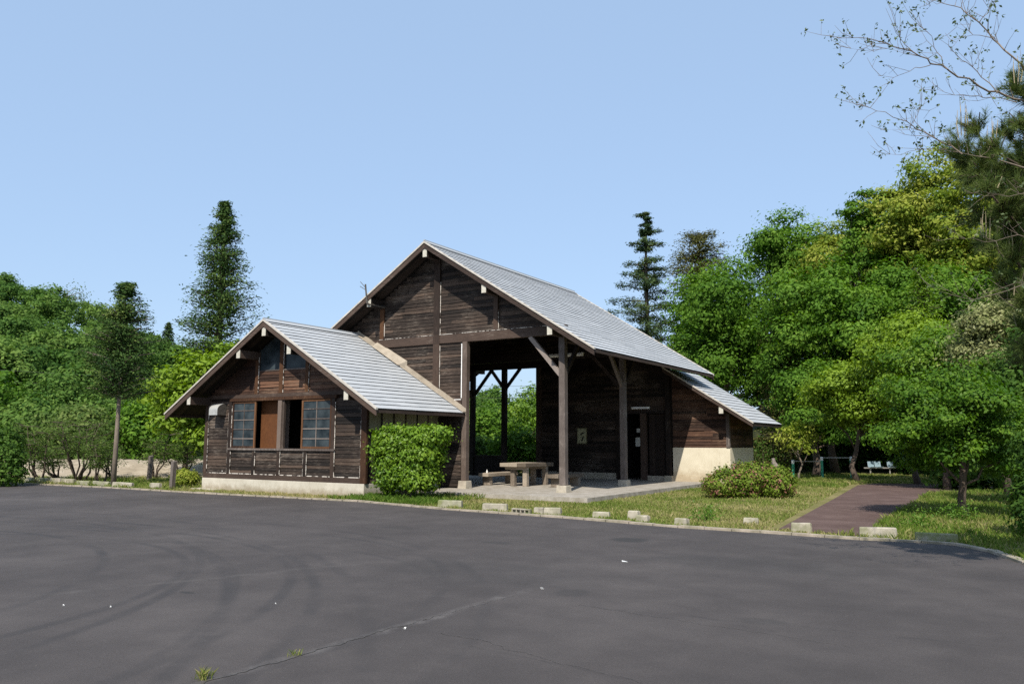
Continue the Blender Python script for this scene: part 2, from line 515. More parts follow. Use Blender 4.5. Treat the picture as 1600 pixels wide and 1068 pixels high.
M['leaf_bright'] = leafmat('bright_foliage', [(0.0, (0.05, 0.12, 0.009)), (0.5, (0.105, 0.20, 0.014)), (1.0, (0.19, 0.29, 0.03))], 0.36, 0.5, 0.25)
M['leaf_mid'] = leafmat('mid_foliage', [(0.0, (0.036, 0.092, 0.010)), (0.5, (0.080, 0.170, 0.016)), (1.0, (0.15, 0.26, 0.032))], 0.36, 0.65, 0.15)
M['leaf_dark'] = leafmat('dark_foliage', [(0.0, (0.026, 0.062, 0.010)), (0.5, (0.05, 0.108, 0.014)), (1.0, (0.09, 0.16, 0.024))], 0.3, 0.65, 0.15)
M['leaf_yellow'] = leafmat('yellow_foliage', [(0.0, (0.05, 0.10, 0.012)), (0.45, (0.165, 0.225, 0.022)), (1.0, (0.35, 0.37, 0.07))], 0.36, 0.65, 0.15)
M['leaf_pale'] = leafmat('pale_foliage', [(0.0, (0.09, 0.115, 0.03)), (0.5, (0.22, 0.24, 0.095)), (1.0, (0.38, 0.38, 0.20))], 0.3, 0.65, 0.15)
M['leaf_lime'] = leafmat('lime_foliage', [(0.0, (0.08, 0.15, 0.010)), (0.5, (0.155, 0.245, 0.018)), (1.0, (0.22, 0.32, 0.035))], 0.36, 0.55, 0.2)
M['leaf_hill'] = leafmat('hill_foliage', [(0.0, (0.042, 0.098, 0.020)), (0.5, (0.085, 0.160, 0.032)), (1.0, (0.145, 0.225, 0.05))], 0.34, 0.8, 0.1)
M['leaf_cedar'] = leafmat('cedar_foliage', [(0.0, (0.020, 0.048, 0.013)), (0.5, (0.048, 0.094, 0.022)), (1.0, (0.125, 0.175, 0.042))], 0.22, 0.7, 0.12)
M['leaf_fir'] = leafmat('fir_foliage', [(0.0, (0.022, 0.046, 0.018)), (0.5, (0.046, 0.082, 0.030)), (1.0, (0.11, 0.145, 0.05))], 0.2, 0.7, 0.12)
M['leaf_brown'] = leafmat('brown_foliage', [(0.0, (0.036, 0.042, 0.013)), (0.5, (0.076, 0.084, 0.022)), (1.0, (0.15, 0.145, 0.045))], 0.2, 0.7, 0.12)
M['leaf_pine'] = leafmat('pine_foliage', [(0.0, (0.05, 0.085, 0.022)), (0.5, (0.11, 0.155, 0.038)), (1.0, (0.2, 0.23, 0.07))], 0.3, 0.6, 0.2)
M['leaf_azalea'] = leafmat('azalea_foliage', [(0.0, (0.07, 0.12, 0.014)), (0.56, (0.15, 0.22, 0.024)), (0.64, (0.20, 0.24, 0.045)), (0.70, (0.22, 0.10, 0.07)), (1.0, (0.30, 0.14, 0.12))], 0.28, 0.65, 0.15)
M['leaf_bush'] = leafmat('glossy_bush_foliage', [(0.0, (0.06, 0.135, 0.010)), (0.5, (0.125, 0.225, 0.016)), (1.0, (0.21, 0.32, 0.034))], 0.36, 0.45, 0.3)
M['leaf_near'] = leafmat('near_foliage', [(0.0, (0.03, 0.085, 0.007)), (0.5, (0.066, 0.145, 0.010)), (1.0, (0.14, 0.24, 0.022))], 0.38, 0.55, 0.2)
M['leaf_hedge'] = leafmat('hedge_foliage', [(0.0, (0.035, 0.045, 0.012)), (0.5, (0.065, 0.075, 0.02)), (1.0, (0.13, 0.105, 0.04))], 0.2, 0.65, 0.15)
M['leaf_twig'] = leafmat('young_leaves', [(0.0, (0.045, 0.075, 0.03)), (0.5, (0.085, 0.125, 0.05)), (1.0, (0.13, 0.17, 0.075))], 0.3)
M['leaf_shrub'] = leafmat('shrub_foliage', [(0.0, (0.05, 0.095, 0.02)), (0.5, (0.095, 0.155, 0.034)), (1.0, (0.16, 0.21, 0.06))], 0.35, 0.65, 0.15)
M['candle'] = plain('pine_candle', (0.30, 0.25, 0.15), (0.42, 0.36, 0.24), 9, 0.7)
M['grass'] = leafmat('grass_foliage', [(0.0, (0.065, 0.13, 0.014)), (0.4, (0.135, 0.185, 0.032)), (0.7, (0.225, 0.225, 0.075)), (1.0, (0.37, 0.315, 0.16))], 0.3, 0.65, 0.15)
M['weed'] = leafmat('weed_blades', [(0.0, (0.05, 0.13, 0.012)), (0.5, (0.09, 0.19, 0.02)), (1.0, (0.16, 0.25, 0.04))], 0.35)

# ------------------------------------------------------------------ mesh helpers
rng = np.random.default_rng(7)
random.seed(5)


def link(o, parent=None):
    col.objects.link(o)
    if parent is not None:
        o.parent = parent
    return o


def tag(o, label=None, cat=None, group=None, kind=None):
    if label:
        o["label"] = label
    if cat:
        o["category"] = cat
    if group:
        o["group"] = group
    if kind:
        o["kind"] = kind
    return o


def empty(name, loc, label, cat, group=None):
    o = bpy.data.objects.new(name, None)
    o.empty_display_size = 0.3
    o.location = loc
    link(o)
    bpy.context.view_layer.update()
    return tag(o, label, cat, group)


class MB:
    """collects faces into one mesh; every face keeps a tint and a material slot"""

    def __init__(s):
        s.v, s.f, s.t, s.m = [], [], [], []

    def poly(s, pts, t=0.5, m=0):
        k = len(s.v)
        s.v += [tuple(p) for p in pts]
        s.f.append(tuple(range(k, k + len(pts))))
        s.t.append(t)
        s.m.append(m)

    def hexa(s, p, t=None, m=0, mfront=None):
        """p: 8 corners, 0-3 bottom ring, 4-7 top ring"""
        if t is None:
            t = random.random()
        k = len(s.v)
        s.v += [tuple(q) for q in p]
        for i, fc in enumerate(((3, 2, 1, 0), (4, 5, 6, 7), (0, 1, 5, 4), (1, 2, 6, 5), (2, 3, 7, 6), (3, 0, 4, 7))):
            s.f.append(tuple(k + j for j in fc))
            s.t.append(t)
            s.m.append(mfront if (mfront is not None and i == 2) else m)

    def box(s, x0, x1, y0, y1, z0, z1, t=None, m=0):
        s.hexa([(x0, y0, z0), (x1, y0, z0), (x1, y1, z0), (x0, y1, z0), (x0, y0, z1), (x1, y0, z1), (x1, y1, z1), (x0, y1, z1)], t, m)

    def beam(s, a, b, w, h, t=None, m=0, up=(0, 0, 1)):
        a, b = Vector(a), Vector(b)
        d = (b - a).normalized()
        side = d.cross(Vector(up))
        if side.length < 1e-4:
            side = Vector((1, 0, 0))
        side.normalize()
        u = side.cross(d)
        q = []
        for p in (a, b):
            q.append([p - side * w / 2 - u * h / 2, p + side * w / 2 - u * h / 2, p + side * w / 2 + u * h / 2, p - side * w / 2 + u * h / 2])
        s.hexa(q[0] + q[1], t, m)

    def tube(s, path, radii, n=8, t=0.5, m=0, cap=True):
        path = [Vector(p) for p in path]
        if isinstance(radii, (int, float)):
            radii = [radii] * len(path)
        rings = []
        ref = None
        for i, p in enumerate(path):
            d = (path[min(i + 1, len(path) - 1)] - path[max(i - 1, 0)]).normalized()
            if ref is None:
                ref = Vector((1, 0, 0)) if abs(d.x) < 0.8 else Vector((0, 1, 0))
            a = (ref - d * ref.dot(d)).normalized()
            ref = a
            b = d.cross(a)
            k = len(s.v)
            for j in range(n):
                an = 2 * math.pi * j / n
                s.v.append(tuple(p + (a * math.cos(an) + b * math.sin(an)) * radii[i]))
            rings.append(k)
        for i in range(len(rings) - 1):
            for j in range(n):
                s.f.append((rings[i] + j, rings[i] + (j + 1) % n, rings[i + 1] + (j + 1) % n, rings[i + 1] + j))
                s.t.append(t)
                s.m.append(m)
        if cap:
            for k, rev in ((rings[0], True), (rings[-1], False)):
                idx = [k + j for j in range(n)]
                s.f.append(tuple(reversed(idx)) if rev else tuple(idx))
                s.t.append(t)
                s.m.append(m)

    def build(s, name, mats, parent=None, smooth=False, bevel=0.0, origin=None):
        me = bpy.data.meshes.new(name)
        off = Vector(origin) if origin is not None else Vector((0, 0, 0))
        if parent is not None and origin is None:
            off = parent.matrix_world.translation
        me.from_pydata([tuple(Vector(p) - off) for p in s.v], [], s.f)
        a = me.attributes.new("tint", 'FLOAT', 'FACE')
        a.data.foreach_set("value", np.array(s.t, dtype=np.float32))
        for mm in (mats if isinstance(mats, (list, tuple)) else [mats]):
            me.materials.append(mm)
        me.polygons.foreach_set("material_index", np.array(s.m, dtype=np.int32))
        if smooth:
            me.polygons.foreach_set("use_smooth", np.ones(len(me.polygons), dtype=bool))
        me.update()
        o = bpy.data.objects.new(name, me)
        if parent is None and origin is not None:
            o.location = off
        link(o, parent)
        if bevel:
            b = o.modifiers.new("edge", 'BEVEL')
            b.width = bevel
            b.segments = 2
            b.limit_method = 'ANGLE'
        return o


def np_mesh(name, V, F, T, mat, parent=None, loc=None):
    """mesh from numpy arrays: V (n,3), F (m,k), T (m,)"""
    me = bpy.data.meshes.new(name)
    k = F.shape[1]
    me.vertices.add(len(V))
    me.vertices.foreach_set("co", np.asarray(V, dtype=np.float32).ravel())
    me.loops.add(F.size)
    me.loops.foreach_set("vertex_index", F.astype(np.int32).ravel())
    me.polygons.add(len(F))
    me.polygons.foreach_set("loop_start", np.arange(0, F.size, k, dtype=np.int32))
    me.update(calc_edges=True)
    a = me.attributes.new("tint", 'FLOAT', 'FACE')
    a.data.foreach_set("value", np.asarray(T, dtype=np.float32))
    me.materials.append(mat)
    o = bpy.data.objects.new(name, me)
    if loc is not None:
        o.location = loc
    return link(o, parent)


def unit(a):
    return a / np.maximum(np.linalg.norm(a, axis=-1, keepdims=True), 1e-9)


def leaf_quads(C, N, size, aspect=0.5, g=None, along=None, fold=0.18):
    """a leaf-shaped rhombus (folded a little along its rib) per centre; returns V, F"""
    g = g or rng
    n = len(C)
    size = np.broadcast_to(size, (n,))[:, None]
    rnd = g.normal(size=(n, 3)) if along is None else along + 0.35 * g.normal(size=(n, 3))
    A = unit(rnd - N * np.sum(rnd * N, axis=1, keepdims=True))
    B = np.cross(N, A)
    V = np.empty((n, 4, 3))
    V[:, 0] = C - A * size * 0.5
    V[:, 1] = C + B * size * 0.5 * aspect + N * size * fold * 0.5
    V[:, 2] = C + A * size * 0.5
    V[:, 3] = C - B * size * 0.5 * aspect + N * size * fold * 0.5
    F = np.arange(4 * n).reshape(n, 4)
    return V.reshape(-1, 3), F


def rand_dirs(g, n):
    return unit(g.normal(size=(n, 3)))


def crown_leaves(g, blobs, nclump, nleaf, cr, ls, aspect=0.55, flat=0.5, up=0.7, inner=0.62, lowcut=-0.75):
    """leaf clumps spread through the outer part of a set of ellipsoids"""
    bl = np.array(blobs, float)
    w = (bl[:, 3] * bl[:, 4] + bl[:, 3] * bl[:, 5] + bl[:, 4] * bl[:, 5])
    idx = g.choice(len(bl), size=nclump * 2, p=w / w.sum())
    d = rand_dirs(g, nclump * 2)
    fr = g.uniform(inner, 1.04, size=(nclump * 2, 1))
    c = bl[idx, :3] + d * fr * bl[idx, 3:6]
    keep = d[:, 2] > lowcut
    for b in bl:
        q = np.linalg.norm((c - b[:3]) / b[3:6], axis=1)
        keep &= q > inner * 0.9
    c, d = c[keep][:nclump], d[keep][:nclump]
    n = len(c)
    cs = cr * g.uniform(0.6, 1.35, size=(n, 1, 1))
    off = g.normal(size=(n, nleaf, 3)) * np.array([1, 1, flat]) * cs * 0.55
    C = (c[:, None, :] + off).reshape(-1, 3)
    O = np.repeat(d, nleaf, axis=0)
    nl = unit(off / (np.array([1, 1, flat]) * cs)).reshape(-1, 3)
    N = unit(O * 0.6 + nl * 0.6 + np.array([0, 0, up * 0.6]) + 0.36 * g.normal(size=(len(C), 3)))
    size = ls * g.uniform(0.65, 1.35, size=len(C))
    V, F = leaf_quads(C, N, size, aspect, g)
    lt = g.normal(0, 0.10, size=len(bl))[idx][keep][:n]
    T = np.clip(np.repeat(g.normal(0.5, 0.17, size=n) + lt, nleaf) + g.normal(0, 0.13, size=len(C)), 0, 1)
    return V, F, T, c


def limb_path(g, a, b, k=5, sag=0.12):
    a, b = np.array(a, float), np.array(b, float)
    L = np.linalg.norm(b - a)
    pts = []
    for i in range(k):
        t = i / (k - 1)
        p = a + (b - a) * t
        p[2] += math.sin(t * math.pi) * sag * L
        if 0 < i < k - 1:
            p += g.normal(size=3) * L * 0.03
        pts.append(p)
    return pts


def broadleaf(name, label, px, depth, top, bot, wpx, mat, seed, clumps=420, nleaf=30, ls=0.24, cr=0.75, trunk_r=0.2, bark='bark', base_z=0.0,
              lobes=9, group=None, cat='tree', squash=1.0, flat=0.5, inner=0.62, up=0.7, limbs=9, base_px=None, upright=False):
    """a broadleaved tree whose crown spans top..bot and wpx in the picture, at its own depth"""
    g = np.random.default_rng(seed)
    tp, bt = at_d(px, top, depth), at_d(px, bot, depth)
    rx = wpx / FPX * depth / 2
    zc0, zc1 = bt[2], tp[2]
    rz = (zc1 - zc0) / 2
    bx, by = (tp[0] + bt[0]) / 2, (tp[1] + bt[1]) / 2
    if base_px is not None:
        q = at_d(base_px, 700, depth)
        tx, ty = q[0], q[1]
    else:
        tx, ty = bx, by
    root = empty(name, (tx, ty, base_z), label, cat, group)
    cx, cy, cz = bx - tx, by - ty, (zc0 + zc1) / 2 - base_z
    blobs = []
    for i in range(lobes):
        a = 2 * math.pi * (i * 0.382 + g.uniform(-0.05, 0.05))
        zz = -0.62 + 1.24 * (i + 0.5) / lobes
        rr = math.sqrt(max(0.05, 1 - zz * zz)) * g.uniform(0.45, 0.72)
        s = g.uniform(0.26, 0.46)
        blobs.append((cx + math.cos(a) * rr * rx, cy + math.sin(a) * rr * rx * squash, cz + zz * rz * 0.98, s * rx * 1.05, s * rx * 1.05 * squash, s * rz * 0.72))
    blobs.append((cx, cy, cz + rz * 0.45, rx * 0.42, rx * 0.42 * squash, rz * 0.55))
    blobs.append((cx, cy, cz, rx * 0.5, rx * 0.5 * squash, rz * 0.55))
    for i in range(lobes):          # small outlying sprays that break the outline
        d = rand_dirs(g, 1)[0]
        d[2] = abs(d[2]) * 0.9 - 0.15
        q = g.uniform(0.78, 1.0)
        s = g.uniform(0.12, 0.22)
        blobs.append((cx + d[0] * rx * q, cy + d[1] * rx * q * squash, cz + d[2] * rz * q, s * rx, s * rx, s * rz * 0.8))
    V, F, T, c = crown_leaves(g, blobs, clumps, nleaf, cr, ls, flat=flat, inner=inner, up=up)
    np_mesh('crown', V, F, T, M[mat], root)
    mb = MB()
    ztop = cz + rz * 0.35
    tr = limb_path(g, (0, 0, -0.15), (cx, cy, ztop), 7, 0.0)
    mb.tube(tr, [trunk_r * (1.25 if i == 0 else 1) * (1 - 0.8 * i / 6) for i in range(7)], 9)
    for i in range(limbs):
        b = blobs[i % len(blobs)]
        k = 2 + i % 4
        a = tr[k]
        e = np.array(b[:3]) + g.normal(size=3) * 0.25 * np.array(b[3:6])
        r0 = trunk_r * 0.42 * (1 - 0.1 * k)
        pts = limb_path(g, a, e, 5, 0.05)
        mb.tube(pts, [r0 * (1 - 0.8 * j / 4) for j in range(5)], 6)
    mb2 = mb
    o = MB.build(mb2, 'trunk', M[bark], None, smooth=True)
    o.parent = root
    return root


def conifer(name, label, px, depth, top, bot, wpx, mat, seed, whorls=26, perw=7, tuft=26, ls=0.2, shape=0.75, droop=0.1, trunk_r=0.2, base_z=0.0,
            group=None, bark='bark', topw=0.06, ts=0.4, base_px=None, ragged=0.25, tufts_per=6, upturn=0.0, aspect=0.35, btaper=0.1, skip=0.15):
    g = np.random.default_rng(seed)
    tp, bt = at_d(px, top, depth), at_d(px, bot, depth)
    R = wpx / FPX * depth / 2
    x, y = tp[0], tp[1]
    root = empty(name, (x, y, base_z), label, 'tree', group)
    z0, z1 = bt[2] - base_z, tp[2] - base_z
    Cs, Ns, Ts, Al = [], [], [], []
    mb = MB()
    mb.tube([(0, 0, -0.15), (0.02, 0, z0 * 0.5), (0, 0.02, z0 + (z1 - z0) * 0.5), (0, 0, z1 - 0.1)], [trunk_r * 1.2, trunk_r, trunk_r * 0.6, 0.02], 9)
    for w in range(whorls):
        t = (w + g.uniform(-0.3, 0.3)) / (whorls - 1)
        t = min(max(t, 0), 1)
        z = z0 + (z1 - z0) * t
        rw = R * (topw + (1 - topw) * (1 - t) ** shape) * (1 if t > btaper else 0.55 + 0.45 * t / btaper)
        for k in range(perw):
            if g.uniform() < skip:
                continue
            a = 2 * math.pi * (k / perw) + w * 0.7 + g.uniform(-0.3, 0.3)
            L = rw * g.uniform(1 - ragged * 1.6, 1 + ragged * 0.35)
            d = np.array([math.cos(a), math.sin(a), 0])
            e = d * L + np.array([0, 0, -droop * L + upturn * L + g.normal() * 0.09 * L])
            s = np.array([0, 0, min(z1 - 0.05, z + g.normal() * 0.35 * (z1 - z0) / whorls)])
            mb.tube([s, s + e * 0.55 + np.array([0, 0, 0.04 * L]), s + e], [0.045 * trunk_r / 0.2 + 0.01, 0.025, 0.008], 4, cap=False)
            nt = max(2, int(tufts_per * (0.35 + 0.65 * L / max(R, 0.01))))
            bt_ = g.normal(0.5, 0.16)
            for j in range(nt):
                q = 0.25 + 0.78 * (j + g.uniform(0, 0.8)) / nt
                wid = ts * (0.45 + 0.6 * (1 - abs(q - 0.6))) * (0.22 + 0.78 * min(1, rw / (0.6 * R)))
                c = s + e * q + np.array([0, 0, 0.04 * L * math.sin(q * 3.1)])
                off = g.normal(size=(tuft, 3)) * np.array([1, 1, 0.55]) * wid * 0.5
                Cs.append(c + off)
                out = unit(off + d * 0.3)
                Ns.append(unit(out * 0.5 + np.array([0, 0, 0.8]) + 0.5 * g.normal(size=(tuft, 3))))
                Al.append(np.broadcast_to(d + np.array([0, 0, 0.15]), (tuft, 3)))
                Ts.append(np.clip(bt_ + g.normal(0, 0.1) + g.normal(0, 0.13, size=tuft), 0, 1))
    C, N, T, A = np.concatenate(Cs), np.concatenate(Ns), np.concatenate(Ts), np.concatenate(Al)
    V, F = leaf_quads(C, N, ls * g.uniform(0.7, 1.3, size=len(C)), aspect, g, along=A)
    np_mesh('crown', V, F, T, M[mat], root)
    o = mb.build('trunk', M[bark], None, smooth=True)
    o.parent = root
    return root


# ------------------------------------------------------------------ ground
def sheet(name, pts, z, mat, kind='structure', label=None):
    mb = MB()
    mb.poly([(p[0], p[1], z) for p in pts])
    o = mb.build(name, mat)
    o["kind"] = kind
    return o


KERB = [(-60, 16.3)] + [tuple(at_z(*p)[:2]) for p in ((0, 754), (160, 761.5), (320, 771), (560, 783.5), (690, 795.5), (880, 809), (1060, 824), (1188, 832), (1343, 843), (1440, 847.5), (1495, 852), (1545, 862), (1600, 881))] + [(0.9, 11.6), (2.2, 8.6), (4.5, 5.0), (9, 0)]
sheet('ground', [(-240, -60), (90, -60), (90, 240), (-240, 240)], -0.02, M['earth'])
sheet('parking_lot', KERB + [(40, -12), (40, -40), (-90, -40), (-90, 16)], 0.0, M['asphalt'])


def offset_line(P, d):
    P = [Vector((p[0], p[1])) for p in P]
    out = []
    for i, p in enumerate(P):
        t = (P[min(i + 1, len(P) - 1)] - P[max(i - 1, 0)]).normalized()
        nrm = Vector((-t.y, t.x))
        out.append(p + nrm * d)
    return out


mb = MB()
K0 = offset_line(KERB, -0.02)
K1 = offset_line(KERB, 0.13)
for i in range(len(KERB) - 1):
    L = (K0[i + 1] - K0[i]).length
    nseg = max(1, int(round(L / 0.6)))
    for j in range(nseg):
        a, b = j / nseg + 0.004, (j + 1) / nseg - 0.004
        p0, p1 = K0[i].lerp(K0[i + 1], a), K0[i].lerp(K0[i + 1], b)
        q0, q1 = K1[i].lerp(K1[i + 1], a), K1[i].lerp(K1[i + 1], b)
        h = 0.038 + random.uniform(-0.008, 0.01)
        mb.hexa([(p0.x, p0.y, -0.05), (p1.x, p1.y, -0.05), (q1.x, q1.y, -0.05), (q0.x, q0.y, -0.05),
                 (p0.x, p0.y, h), (p1.x, p1.y, h), (q1.x, q1.y, h), (q0.x, q0.y, h)])
o = mb.build('kerb', M['kerb'])
o["kind"] = 'structure'
PATH = [tuple(at_z(*p)[:2]) for p in ((1216, 825), (1262, 800), (1305, 777), (1340, 757))] + [(-5.2, 37.5), (-3.0, 38.5), (0.5, 37.6), (1.5, 35.2), (-1.0, 33.9)] + \
       [tuple(at_z(*p)[:2]) for p in ((1450, 768), (1425, 785), (1385, 806), (1346, 835))]
sheet('path', PATH, -0.012, M['path'])

# pale gravel bank behind the wheel stops, left of the annex
nx, ny = 60, 14
V, Fc = [], []
gb = np.random.default_rng(3)
for j in range(ny):
    for i in range(nx):
        px = -60 + 420 * i / (nx - 1)
        dep = 35.5 + 14 * j / (ny - 1)
        q = at_d(px, 700, dep)
        edge = min(1, i / 5, (nx - 1 - i) / 5)
        h = -0.06 + edge * (0.62 * min(1, j / 6) + 0.035 * gb.normal() * (1 if j else 0))
        if j == ny - 1:
            h = -0.1
        V.append((q[0], q[1], h))
for j in range(ny - 1):
    for i in range(nx - 1):
        k = j * nx + i
        Fc.append((k, k + 1, k + nx + 1, k + nx))
np_mesh('gravel_bank', np.array(V), np.array(Fc), np.full(len(Fc), 0.5), M['gravel'])["kind"] = 'structure'


def hill_h(px, dep):
    """wooded hill behind the parking lot: bare ground height"""
    crest = np.interp(px, [-400, -150, 0, 100, 190, 300, 420, 600, 850, 1100], [30, 26.5, 20.5, 18.2, 13.6, 9.5, 6.0, 3.0, 1.5, 0.5])
    t = np.clip((dep - 58) / 62, 0, 1)
    h = crest * t ** 1.05
    return h - np.clip((dep - 125) / 60, 0, 1) * crest * 0.6


nx, ny = 70, 24
V, Fc = [], []
for j in range(ny):
    for i in range(nx):
        px = -420 + 1520 * i / (nx - 1)
        dep = 52 + 140 * j / (ny - 1)
        q = at_d(px, 680, dep)
        V.append((q[0], q[1], hill_h(px, dep) - (0.3 if j == 0 else 0.0)))
for j in range(ny - 1):
    for i in range(nx - 1):
        k = j * nx + i
        Fc.append((k, k + 1, k + nx + 1, k + nx))
np_mesh('hill', np.array(V), np.array(Fc), np.full(len(Fc), 0.5), M['hillsoil'])["kind"] = 'structure'


def rise_h(px, dep):
    return 9.0 * np.clip((dep - 50) / 32, 0, 1) * np.clip((px - 1040) / 250, 0, 1)


nx, ny = 40, 20
V, Fc = [], []
for j in range(ny):
    for i in range(nx):
        px = 1000 + 1200 * i / (nx - 1)
        dep = 45 + 70 * j / (ny - 1)
        q = at_d(px, 680, dep)
        V.append((q[0], q[1], -0.03 + 0.04 * min(j, 1) + float(rise_h(px, dep))))
for j in range(ny - 1):
    for i in range(nx - 1):
        k = j * nx + i
        Fc.append((k, k + 1, k + nx + 1, k + nx))
np_mesh('wooded_slope', np.array(V), np.array(Fc), np.full(len(Fc), 0.5), M['forest_floor'])["kind"] = 'structure'

# ------------------------------------------------------------------ timber rest house (one building: hall, annex, lean-to)
B = empty('timber_rest_house', (-17.4, 22.65, 0.0), 'weathered dark timber rest house with grey slate roofs, open hall and gabled annex', 'building')
FLOOR = 0.11


def part(mb, name, mats, parent=None, label=None, **k):
    o = mb.build(name, mats, None, **k)
    off = B.location
    me = o.data
    me.transform(Matrix.Translation(-off))
    o.parent = parent if parent is not None else B
    if label:
        o["label"] = label
    return o


def clap(mb, axis, plane, ur, z0, z1, pitch=0.125, face=-1, warp=0.006, m=0):
    """lapped boards; ur(z) -> (u0, u1)"""
    nb = max(1, int(round((z1 - z0) / pitch)))
    p = (z1 - z0) / nb
    for i in range(nb):
        za, zb = z0 + i * p, z0 + (i + 1) * p
        u0, u1 = ur(zb)
        if u1 - u0 < 0.1:
            continue
        u = u0
        base_t = random.random()
        while u < u1 - 0.02:
            L = random.uniform(1.3, 3.4)
            e = min(u1, u + L)
            if u1 - e < 0.5:
                e = u1
            ns = max(1, int((e - u) / 0.45))
            t = min(1, max(0, base_t * 0.4 + random.random() * 0.6))
            lift = abs(random.gauss(0, 0.006))
            prev = None
            for j in range(ns + 1):
                uu = u + (e - u - 0.004) * j / ns
                ob = 0.019 + lift + abs(random.gauss(0, warp))
                zz = za - 0.012 + random.gauss(0, 0.007)
                cs = [(uu, 0.002, zz + 0.002), (uu, ob, zz), (uu, 0.006, zb + 0.01)]
                q = [(c[0], plane + face * c[1], c[2]) if axis == 'x' else (plane + face * c[1], c[0], c[2]) for c in cs]
                if prev:
                    mb.poly([prev[1], q[1], q[2], prev[2]], t, m)
                    mb.poly([prev[0], q[0], q[1], prev[1]], t, m)
                prev = q
            u = e


def strip(mb, x, y, z0, z1, w=0.02, keep=0.75):
    """thin pale edging along a post, its flaking paint is in the material"""
    mb.box(x - w / 2, x + w / 2, y - 0.012, y + 0.004, z0, z1)


def roof_slope(mb, rx, rz, sg, sl, run, y0, y1, course=0.262, tile=0.91):
    nn = math.hypot(1, sl)
    n = Vector((sg * sl, 0, 1)) / nn
    d = Vector((sg, 0, -sl)) / nn
    Ltot = run * nn
    nc = int(round(Ltot / course))
    c = Ltot / nc
    o = Vector((rx, 0, rz)) - n * 0.03
    ny_ = max(1, int(round((y1 - y0) / tile)))
    w = (y1 - y0) / ny_
    for i in range(nc):
        s0 = i * c
        s1 = s0 + c + 0.022
        sh = (i % 2) * 0.5 * w
        ys = [y0] + [y0 + sh + w * k for k in range(0 if sh else 1, ny_)] + [y1]
        ys = sorted(set(round(q, 4) for q in ys if y0 <= q <= y1))
        for a, b in zip(ys[:-1], ys[1:]):
            j = random.gauss(0, 0.0022)
            k = random.gauss(0, 0.002)

            def P(s, y, off):
                q = o + d * s + n * off
                return (q.x, y, q.z)
            b2 = b - (0.0025 if b < y1 else 0)
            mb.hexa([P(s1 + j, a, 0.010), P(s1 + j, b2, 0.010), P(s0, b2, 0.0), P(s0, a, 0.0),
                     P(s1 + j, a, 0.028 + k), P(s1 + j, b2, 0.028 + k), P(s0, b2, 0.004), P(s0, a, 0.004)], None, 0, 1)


def slab_slope(mb, rx, rz, sg, sl, u0, u1, y0, y1, d0, d1, t=None, m=0):
    """a sloped board: horizontal distance u0..u1 from the ridge, d0..d1 vertically below the roof plane"""
    def z(u):
        return rz - sl * u
    mb.hexa([(rx + sg * u0, y0, z(u0) - d1), (rx + sg * u1, y0, z(u1) - d1), (rx + sg * u1, y1, z(u1) - d1), (rx + sg * u0, y1, z(u0) - d1),
             (rx + sg * u0, y0, z(u0) - d0), (rx + sg * u1, y0, z(u1) - d0), (rx + sg * u1, y1, z(u1) - d0), (rx + sg * u0, y1, z(u0) - d0)], t, m)


def gable_roof(rx, rz, sl, run, y0, y1, mat, label, capw=0.16, back_barge=True, left_run=None):
    mb = MB()
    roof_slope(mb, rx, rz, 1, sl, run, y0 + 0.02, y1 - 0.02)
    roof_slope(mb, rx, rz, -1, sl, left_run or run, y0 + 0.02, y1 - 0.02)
    rf = part(mb, 'roof', [mat, M['slate_edge_shade']], label=label)
    mb = MB()
    for sg in (1, -1):
        rr = run if sg == 1 or not left_run else left_run
        y = y0 + 0.03
        while y < y1 - 0.03:      # under-boarding, planks running down the slope
            w = min(0.19, y1 - 0.03 - y)
            slab_slope(mb, rx, rz, sg, sl, 0.0, rr - 0.02, y, y + w - 0.004, 0.045, 0.085 + random.uniform(-0.002, 0.002))
            y += w
    part(mb, 'roof_boarding', M['deck'], rf)
    for sg in (1, -1):
        rr = run if sg == 1 or not left_run else left_run
        for yy in ([y0] + ([y1 - 0.045] if back_barge else [])):
            mb = MB()
            slab_slope(mb, rx, rz, sg, sl, 0.0, rr + 0.01, yy, yy + 0.045, 0.045, 0.24)
            part(mb, 'bargeboard', M['timber_x'], rf)
            mb = MB()
            slab_slope(mb, rx, rz, sg, sl, 0.0, rr + 0.03, yy - 0.03, yy + 0.06, -0.012, 0.05)
            part(mb, 'edge_flashing', M['drip'], rf)
        mb = MB()
        # eave board
        xe = rx + sg * (rr - 0.03)
        ze = rz - sl * (rr - 0.03)
        mb.box(min(xe, xe + sg * 0.03), max(xe, xe + sg * 0.03), y0 + 0.05, y1 - 0.05, ze - 0.17, ze - 0.05)
        part(mb, 'eave_board', M['timber_x'], rf)
    mb = MB()
    for sg in (1, -1):
        slab_slope(mb, rx, rz + 0.03, sg, sl, 0.0, capw, y0 - 0.02, y1 + 0.02, -0.012, 0.01)
    mb.box(rx - 0.03, rx + 0.03, y0 - 0.02, y1 + 0.02, rz + 0.02, rz + 0.065)
    part(mb, 'ridge_cap', M['slate'], rf)
    return rf


def purlins(rx, rz, sl, xs, y0, y1, w=0.165, h=0.27):
    for x in xs:
        mb = MB()
        zt = rz - sl * abs(x - rx) - 0.215 - (0.0 if abs(x - rx) > 0.1 else 0.06)
        mb.box(x - w / 2, x + w / 2, y0 + 0.012, y1, zt - h, zt)
        p = part(mb, 'purlin', M['timber_x'])
        mb = MB()
        mb.box(x - w / 2 - 0.006, x + w / 2 + 0.006, y0 - 0.004, y0 + 0.012, zt - h - 0.006, zt + 0.004)
        part(mb, 'end_cap', M['whitecap'], p)


